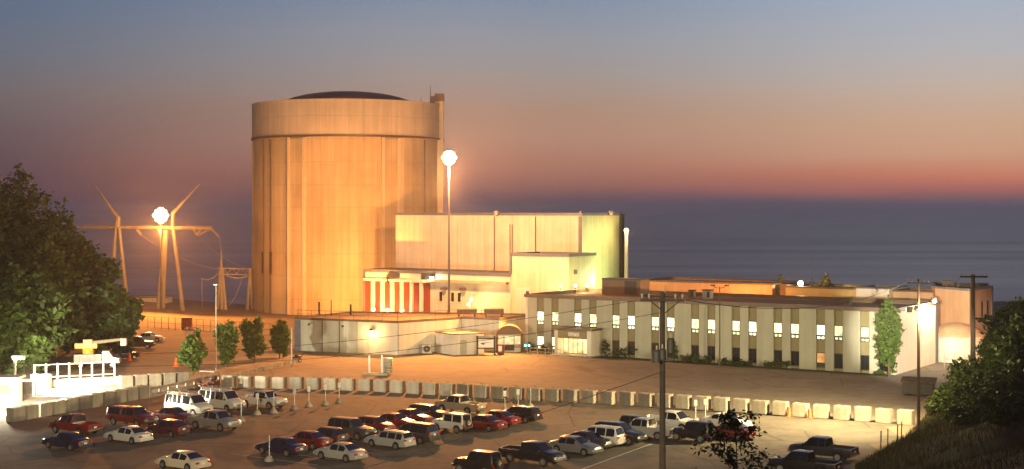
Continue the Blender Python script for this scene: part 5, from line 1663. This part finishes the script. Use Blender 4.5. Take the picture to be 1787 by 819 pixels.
def vehicle_parts(kind):
    if kind in CACHE: return CACHE[kind]
    s = SPEC[kind]
    L, Wd, belt, Rw = s['L'], s['W'], s['belt'], s['R']
    hl = L / 2; Ra = Rw + .06
    X = set(p[0] for p in s['top'])
    for a, b in s['sw'] + [s['ws'], s['rw']]:
        X |= {a, b}
    for xw in s['wheels']:
        for k in range(9):
            X.add(round(xw + Ra * math.cos(math.pi * k / 8), 4))
        X |= {xw - Ra - .012, xw + Ra + .012}
    bed = s.get('bed')
    if bed: X |= {bed[0] + .003, bed[1] - .003}
    X = sorted(x for x in X if -hl - 1e-6 <= x <= hl + 1e-6)
    Y = [X[0]]
    for x in X[1:]:
        if x - Y[-1] > .0025: Y.append(x)
    X = Y

    def sect(x):
        top = ip(s['top'], x)
        e = max(0, (abs(x) - hl * .68) / (hl * .32))
        w = Wd / 2 * (1 - .13 * e * e)
        zb = s['sill'] + (.08 * e)
        for xw in s['wheels']:
            if abs(x - xw) <= Ra + .001:
                zb = max(zb, Rw + math.sqrt(max(0, Ra * Ra - (x - xw) ** 2)))
        bz = min(belt - .02 * abs(x), top - .09)
        zm = min(max(.6 if kind not in ('suv', 'jeep', 'van', 'pickup', 'topper') else .75, zb + .05), bz - .03)
        cab = min(1, max(0, (top - belt) / .35))
        wt = w * (.9 + (s['wr'] - .9) * cab) if cab > 0 else w * .9
        if bed and bed[0] < x < bed[1]:
            r_, fl = bed[3], bed[2]
            return [(w * .95, zb), (w, zm), (w * .985, r_ - .06), (w * .975, r_), (w - .1, r_), (w - .11, fl), (0, fl)]
        if bed and x <= bed[0] + .001:
            return [(w * .95, zb), (w, zm), (w * .985, top - .06), (w * .975, top), (w - .1, top), (w * .5, top), (0, top)]
        return [(w * .95, zb), (w, zm), (w * .985, bz), (wt + .03, top - .075), (wt - .05, top - .015), (wt * .5, top + .012), (0, top + .018)]
    secs = [sect(x) for x in X]
    body, sideL, sideR, wsd, rwd = MB(), MB(), MB(), MB(), MB()
    npt = 7

    def inspan(x, sp): return sp[0] - 1e-6 <= x <= sp[1] + 1e-6
    for sgn in (1, -1):
        for i in range(len(X) - 1):
            xm = (X[i] + X[i + 1]) / 2
            for j in range(npt - 1):
                a, b, c, d = secs[i][j], secs[i + 1][j], secs[i + 1][j + 1], secs[i][j + 1]
                q = [(X[i], sgn * a[0], a[1]), (X[i + 1], sgn * b[0], b[1]), (X[i + 1], sgn * c[0], c[1]), (X[i], sgn * d[0], d[1])]
                tgt = body
                if j == 2 and any(inspan(xm, sp) for sp in s['sw']) and min(c[1] - b[1], d[1] - a[1]) > .02:
                    tgt = sideL if sgn > 0 else sideR
                elif j in (4, 5) and inspan(xm, s['ws']): tgt = wsd
                elif j in (4, 5) and inspan(xm, s['rw']): tgt = rwd
                tgt.add(q, [(0, 1, 2, 3)])
    for k, i in ((0, 0), (-1, -1)):
        ring = [(X[i], y, z) for y, z in secs[i]] + [(X[i], -y, z) for y, z in reversed(secs[i][:-1])]
        body.add(ring, [tuple(range(len(ring)))])

    def weld(mb, name):
        me = bpy.data.meshes.new(name); me.from_pydata(mb.v, [], mb.f)
        bm = bmesh.new(); bm.from_mesh(me)
        bmesh.ops.remove_doubles(bm, verts=bm.verts, dist=.0008)
        bmesh.ops.recalc_face_normals(bm, faces=bm.faces)
        bm.to_mesh(me); bm.free()
        me.shade_smooth(); me.set_sharp_from_angle(angle=R(38))
        return me
    out = [('body', weld(body, 'body'), 'PAINT', (0, 0, 0), 0)]
    for nm, mb in (('windshield', wsd), ('rear_window', rwd), ('side_window', sideL), ('side_window', sideR)):
        if mb.f: out.append((nm, weld(mb, nm), 'glass_dark', (0, 0, 0), 0))
    out.append(('underbody', MB().box(-hl + .25, hl - .25, -Wd / 2 + .3, Wd / 2 - .3, s['sill'] - .06, .66).mesh('underbody', False), 'black_trim', (0, 0, 0), 0))
    zf = ip(s['top'], hl - .06); zr = ip(s['top'], -hl + .05)
    zf = min(zf, .98); zr = min(zr, 1.05)
    we = Wd / 2 * .87
    tall = kind in ('suv', 'jeep', 'van', 'pickup', 'topper')
    fz = zf - (.14 if not tall else .22)
    if kind == 'jeep':
        hb = MB().lathe([(.01, -.03), (.11, -.02), (.12, .04)], 12, axis='y').mesh('headlight')
        for sy in (1, -1): out.append(('headlight', hb, 'lens_clear', (hl - .1, sy * .45, .92), 'turn'))
    else:
        hb = MB().box(-.1, .055 if not tall else .03, -.2, .2, -.07 if not tall else -.1, .06 if not tall else .1).mesh('headlight', False)
        for sy in (1, -1): out.append(('headlight', hb, 'lens_clear', (hl - .02, sy * (we - .2), fz), 0))
    tb = MB().box(-.03, .1, -.16 if not tall else -.08, .16 if not tall else .08, -.08 if not tall else -.2, .08 if not tall else .15).mesh('taillight', False)
    for sy in (1, -1): out.append(('taillight', tb, 'lens_red', (-hl - .0, sy * (we - (.15 if not tall else .08)), zr - (.13 if not tall else .2)), 0))
    gw = we - .46
    out.append(('grille', MB().box(hl - .05, hl + .025, -gw, gw, fz - .12, fz + .05).mesh('grille', False), 'black_trim' if not tall else 'chrome', (0, 0, 0), 0))
    out.append(('license_plate', MB().box(-hl - .02, -hl + .03, -.16, .16, zr - .30, zr - .15).mesh('license_plate', False), 'sign_white', (0, 0, 0), 0))
    if s.get('bumper'):
        for sx in (1, -1):
            xo = hl if kind != 'jeep' else hl - (.05 if sx > 0 else 0)
            out.append(('bumper', MB().box(sx * xo - .08, sx * xo + .1, -we, we, s['sill'] + .08, s['sill'] + .27).mesh('bumper', False), 'chrome' if kind in ('pickup', 'van', 'topper') else 'black_trim', (0, 0, 0), 0))
    else:
        for sx in (1, -1):
            out.append(('bumper', MB().box(sx * hl - .08, sx * hl + .06, -we + .02, we - .02, .34, .55).mesh('bumper', False), 'PAINT', (0, 0, 0), 0))
    xm = s['ws'][0] + .42
    mm_ = MB().box(-.06, .06, -.1, .1, -.07, .07).mesh('mirror', False)
    for sy in (1, -1): out.append(('mirror', mm_, 'PAINT' if not tall else 'black_trim', (xm, sy * (Wd / 2 + .08), belt + .08), 0))
    ty, rm = wheel_meshes(Rw)
    for xw in s['wheels']:
        for sy in (1, -1):
            out.append(('wheel', ty, 'rubber', (xw, sy * (Wd / 2 - .115), Rw), 'wheelL' if sy > 0 else 'wheelR'))
    if s.get('spare'):
        out.append(('spare_wheel', ty, 'rubber', (-hl - .13, .1, 1.05), 'spare'))
    if s.get('rack'):
        mb = MB()
        for x in (-2.2, -.8, .6):
            mb.tube([(x, -.8, 2.02), (x, -.8, 2.28), (x, .8, 2.28), (x, .8, 2.02)], .035, 5)
        for y in (-.8, -.27, .27, .8): mb.tube([(-2.4, y, 2.29), (.8, y, 2.29)], .03, 5)
        out.append(('roof_rack', mb.mesh('roof_rack'), 'steel_galv', (0, 0, 0), 0))
    CACHE[kind] = out
    return out


def vehicle(name, kind, paint, px, py, head, label, cat, group='vehicles in the car park', turn=0, scale=1.0, bar=False, loc=None):
    base = G(px, py) if loc is None else Vector(loc)
    # the pixel marks the lower edge of the visible flank; move back by half a width
    base = base + Vector((0, .75, 0))
    ang = math.atan2(-E1.y, -E1.x) if head == 'L' else math.atan2(E1.y, E1.x)
    t = thing(name, label, cat, (base.x, base.y, .005), ang + R(turn), group)
    t.scale = (scale,) * 3
    pm = M['paint_' + paint]
    for nm, me, mm, lc, flag in vehicle_parts(kind):
        m = pm if mm == 'PAINT' else M[mm]
        o = link(nm, me, m, t)
        o.location = lc
        if flag == 'turn': o.rotation_euler = (0, 0, R(-90))
        if flag in ('wheelL', 'wheelR', 'spare'):
            if flag == 'wheelR': o.rotation_euler = (0, 0, math.pi)
            if flag == 'spare': o.rotation_euler = (0, 0, R(90))
            r_ = link('rim', wheel_meshes(SPEC[kind]['R'])[1], M['rim_metal'], o)
    if bar:
        MB().box(-.12, .12, -.5, .5, SPEC[kind]['top'][5][1] + .02, SPEC[kind]['top'][5][1] + .2).build('light_bar', M['lens_clear'], t, world=False)
    return t


VH = [
    ('sedan', 'sedan', 'navy', 112, 785, 'L', 'dark navy sedan at the left front of the car park'),
    ('pickup_truck', 'pickup', 'red', 127, 759, 'L', 'bright red pickup truck showing its tailgate behind the navy sedan'),
    ('sedan', 'sedan', 'white', 220, 774, 'L', 'plain white sedan beside the red pickup tailgate'),
    ('pickup_truck', 'topper', 'darkred', 226, 744, 'R', 'dark red pickup truck with a covered bed by the block row'),
    ('hatchback', 'hatch', 'plum', 289, 762, 'L', 'dark plum hatchback between white sedan and silver pickup'),
    ('sedan', 'sedan', 'maroon', 300, 739, 'R', 'maroon sedan half hidden below the white passenger van'),
    ('van', 'van', 'white', 326, 725, 'R', 'white passenger van with roof rack and dark side windows'),
    ('pickup_truck', 'pickup', 'pewter', 371, 751, 'R', 'pewter grey pickup truck parked before the white vans'),
    ('van', 'van', 'white', 384, 717, 'R', 'white work van with roof rack, partly behind the passenger van'),
    ('pickup_truck', 'pickup', 'white', 456, 713, 'R', 'white pickup truck standing alone in the aisle'),
    ('sedan', 'sedan', 'champagne', 315, 821, 'L', 'pale champagne sedan alone at the bottom of the view'),
    ('sedan', 'sedan', 'navy', 488, 795, 'L', 'very dark sedan at the left end of the middle row'),
    ('sedan', 'sedan', 'darkred', 533, 783, 'L', 'dark red sedan behind the very dark sedan in the middle row'),
    ('hatchback', 'hatch', 'charcoal', 567, 776, 'L', 'charcoal hatchback behind the silver sedan in the middle row'),
    ('sedan', 'sedan', 'silver', 592, 805, 'L', 'silver sedan in front at the left of the middle row'),
    ('sport_utility', 'suv', 'olive', 612, 767, 'R', 'dark olive sport utility with headlights to the right'),
    ('sedan', 'hatch', 'darkred', 652, 757, 'R', 'dark red compact car right of the olive sport utility'),
    ('sedan', 'sedan', 'red', 688, 750, 'R', 'red sedan two places behind the olive sport utility'),
    ('sedan', 'sedan', 'maroon', 716, 742, 'R', 'maroon sedan with glinting lights in the back of the middle row'),
    ('sport_utility', 'wagon', 'black', 748, 735, 'R', 'black wagon in the back of the middle row'),
    ('wagon', 'wagon', 'silver', 679, 783, 'L', 'silver wagon with pale tailgate in the middle row'),
    ('minivan', 'minivan', 'charcoal', 720, 773, 'L', 'charcoal minivan with reflective tail right of the silver wagon'),
    ('sport_utility', 'jeep', 'white', 787, 756, 'L', 'white boxy off roader with spare wheel on its tail'),
    ('sedan', 'sedan', 'darkred', 841, 752, 'L', 'dark red sedan right of the white off roader'),
    ('sedan', 'sedan', 'red', 866, 744, 'L', 'bright red sedan at the far end of the middle row'),
    ('pickup_truck', 'pickup', 'tan', 803, 722, 'L', 'tan pickup truck alone behind the middle row'),
    ('sport_utility', 'wagon', 'black', 905, 737, 'L', 'black wagon alone right of the middle row'),
    ('sport_utility', 'jeep', 'black', 833, 829, 'L', 'black boxy off roader cut by the bottom edge'),
    ('pickup_truck', 'pickup', 'black', 928, 811, 'R', 'black pickup truck at the front of the right row'),
    ('sedan', 'sedan', 'grey', 1005, 794, 'R', 'grey sedan right behind the black pickup'),
    ('sedan', 'sedan', 'charcoal', 1025, 784, 'R', 'charcoal sedan between grey sedan and white wagon'),
    ('wagon', 'minivan', 'white', 1044, 779, 'L', 'white van like wagon showing its tail in the right row'),
    ('sport_utility', 'suv', 'black', 1082, 775, 'R', 'black sport utility facing right in the right row'),
    ('sport_utility', 'jeep', 'green', 1096, 760, 'L', 'dark green off roader with pale roof and round spare wheel'),
    ('pickup_truck', 'pickup', 'silver', 1130, 766, 'L', 'silver pickup truck behind the near utility pole'),
    ('pickup_truck', 'pickup', 'white', 1172, 752, 'R', 'white pickup truck half hidden by the near utility pole'),
    ('sport_utility', 'jeep', 'black', 1210, 772, 'L', 'black off roader with canvas top right of the near utility pole'),
    ('sedan', 'sedan', 'darkred', 1272, 768, 'L', 'dark red sedan behind the near sapling'),
    ('sedan', 'sedan', 'white', 1270, 749, 'R', 'white sedan behind the near sapling and the dark red sedan'),
    ('pickup_truck', 'pickup', 'charcoal', 1440, 803, 'L', 'charcoal pickup truck at the foot of the right bank'),
    ('sport_utility', 'pickup', 'black', 1408, 830, 'L', 'black pickup truck in the dark at the bottom right'),
]
for nm, kd, pt, px, py, hd, lab in VH:
    vehicle('pickup_truck' if kd in ('pickup', 'topper') else nm, kd, pt, px, py, hd, lab, {'sport_utility': 'car', 'pickup_truck': 'pickup truck', 'van': 'van', 'minivan': 'minivan'}.get(nm, 'car') if kd not in ('pickup', 'topper') else 'pickup truck', turn=rg.uniform(-2.5, 2.5))
vehicle('sport_utility', 'suv', 'black', 240, 609, 'R', 'black sport utility parked before the dark wood', 'car', 'vehicles by the wood', turn=38)
vehicle('sedan', 'sedan', 'white', 258, 597, 'R', 'white sedan parked behind the black sport utility by the wood', 'car', 'vehicles by the wood', turn=36)
vehicle('hatchback', 'hatch', 'navy', 213, 628, 'R', 'dark blue compact car behind the boom truck', 'car', 'vehicles by the wood', turn=70)

# boom truck
c = G(166, 642)
bt = thing('boom_truck', 'grey utility truck with folded yellow boom by the wood', 'truck', (c.x, c.y, 0), R(8))
MB().box(-2.6, 1.0, -1.05, 1.05, .75, 1.9).build('body', M['paint_grey'], bt, world=False, bevel=.04)
cbm = MB().add([(1.05, s * 1.0, z) for s in (-1, 1) for z in (.7, 2.3)] + [(1.9, s * 1.0, 2.3) for s in (-1, 1)] + [(2.4, s * 1.0, 1.5) for s in (-1, 1)] + [(3.2, s * 1.0, 1.35) for s in (-1, 1)] + [(3.3, s * 1.0, .7) for s in (-1, 1)],
               [(0, 1, 4, 6, 8, 10), (2, 3, 5, 7, 9, 11), (0, 1, 3, 2), (1, 3, 5, 4), (4, 5, 7, 6), (6, 7, 9, 8), (8, 9, 11, 10), (10, 11, 2, 0)])
cbm.build('cab', M['paint_pewter'], bt, world=False, smooth=False)
MB().add([(1.98, s * .85, 2.22) for s in (-1, 1)] + [(2.42, s * .85, 1.55) for s in (-1, 1)], [(0, 1, 3, 2)]).build('windshield', M['glass_dark'], bt, world=False)
bpy.data.objects[-1] if False else None
mb = MB()
for i in range(5): mb.box(-2.5 + i * .7, -2.5 + i * .7 + .6, -1.08, -1.05, .9, 1.75)
mb.build('locker_door', M['green_grey'], bt, world=False)
MB().lathe([(.75, 0), (.75, .6), (.45, .9), (.01, .9)], 14, (-.9, 0, 1.9)).build('turret', M['yellow_paint'], bt, world=False)
MB().box(-2.6, .3, -.4, .4, 2.6, 3.3).box(-1.5, -.3, -.5, .5, 2.2, 3.8).build('lower_boom', M['yellow_paint'], bt, world=False, bevel=.05)
MB().tube([(-1.2, 0, 3.25), (3.7, .1, 3.75)], .27, 8, .2).build('upper_boom', M['paint_tan'], bt, world=False)
MB().box(3.3, 4.1, -.4, .4, 2.9, 3.9).build('bucket', M['paint_tan'], bt, world=False, bevel=.05)
ty, rm = wheel_meshes(.45)
for x in (-1.7, 2.3):
    for s_ in (1, -1):
        o = link('wheel', ty, M['rubber'], bt); o.location = (x, s_ * .92, .45); o.rotation_euler = (0, 0, 0 if s_ > 0 else math.pi)
        link('rim', rm, M['rim_metal'], o)
# golf cart
c = G(364, 677)
gc = thing('golf_cart', 'dark red golf cart with a canopy roof beside the slotted guard rail', 'golf cart', (c.x, c.y, .004), R(160))
MB().add([(x, s * .6, z) for s in (-1, 1) for x, z in ((-1.2, .35), (1.2, .35), (1.15, .8), (.6, .95), (.45, .5), (-.25, .5), (-.3, .85), (-1.15, .85))],
         [tuple(range(8)), tuple(range(8, 16))] + [(i, (i + 1) % 8, 8 + (i + 1) % 8, 8 + i) for i in range(8)]).build('body', M['paint_maroon'], gc, world=False, smooth=False)
MB().box(-.75, -.1, -.55, .55, .87, 1.02).box(-.85, -.7, -.55, .55, 1.0, 1.45).build('seat', M['black_trim'], gc, world=False, bevel=.04)
MB().box(-1.2, .85, -.68, .68, 1.95, 2.05).build('canopy', M['concrete'], gc, world=False, bevel=.03)
for x in (-1.1, .65):
    for s_ in (-.6, .6):
        MB().tube([(x, s_, .8), (x + (.05 if x < 0 else 0), s_, 1.96)], .03, 6).build('canopy_post', M['steel_dark'], gc, world=False)
ty, rm = wheel_meshes(.24)
for x in (-.8, .85):
    for s_ in (1, -1):
        o = link('wheel', ty, M['rubber'], gc); o.location = (x, s_ * .58, .24); o.rotation_euler = (0, 0, 0 if s_ > 0 else math.pi)
        link('rim', rm, M['rim_metal'], o)
c = G(518, 632)
t = thing('parked_mower', 'small dark mower at the annex end of the kerb wall', 'mower', (c.x, c.y, 0), .3)
MB().box(-.8, .5, -.4, .4, .3, .75).box(-.3, .2, -.3, .3, .75, 1.0).build('body', M['steel_dark'], t, world=False, bevel=.06)
MB().tube([(.5, 0, .7), (1.0, 0, 1.2)], .04, 6).build('handle', M['steel_dark'], t, world=False)
for x in (-.5, .35):
    for s_ in (1, -1):
        o = link('wheel', ty, M['rubber'], t); o.location = (x, s_ * .42, .24); o.rotation_euler = (0, 0, 0 if s_ > 0 else math.pi)
        link('rim', rm, M['rim_metal'], o)
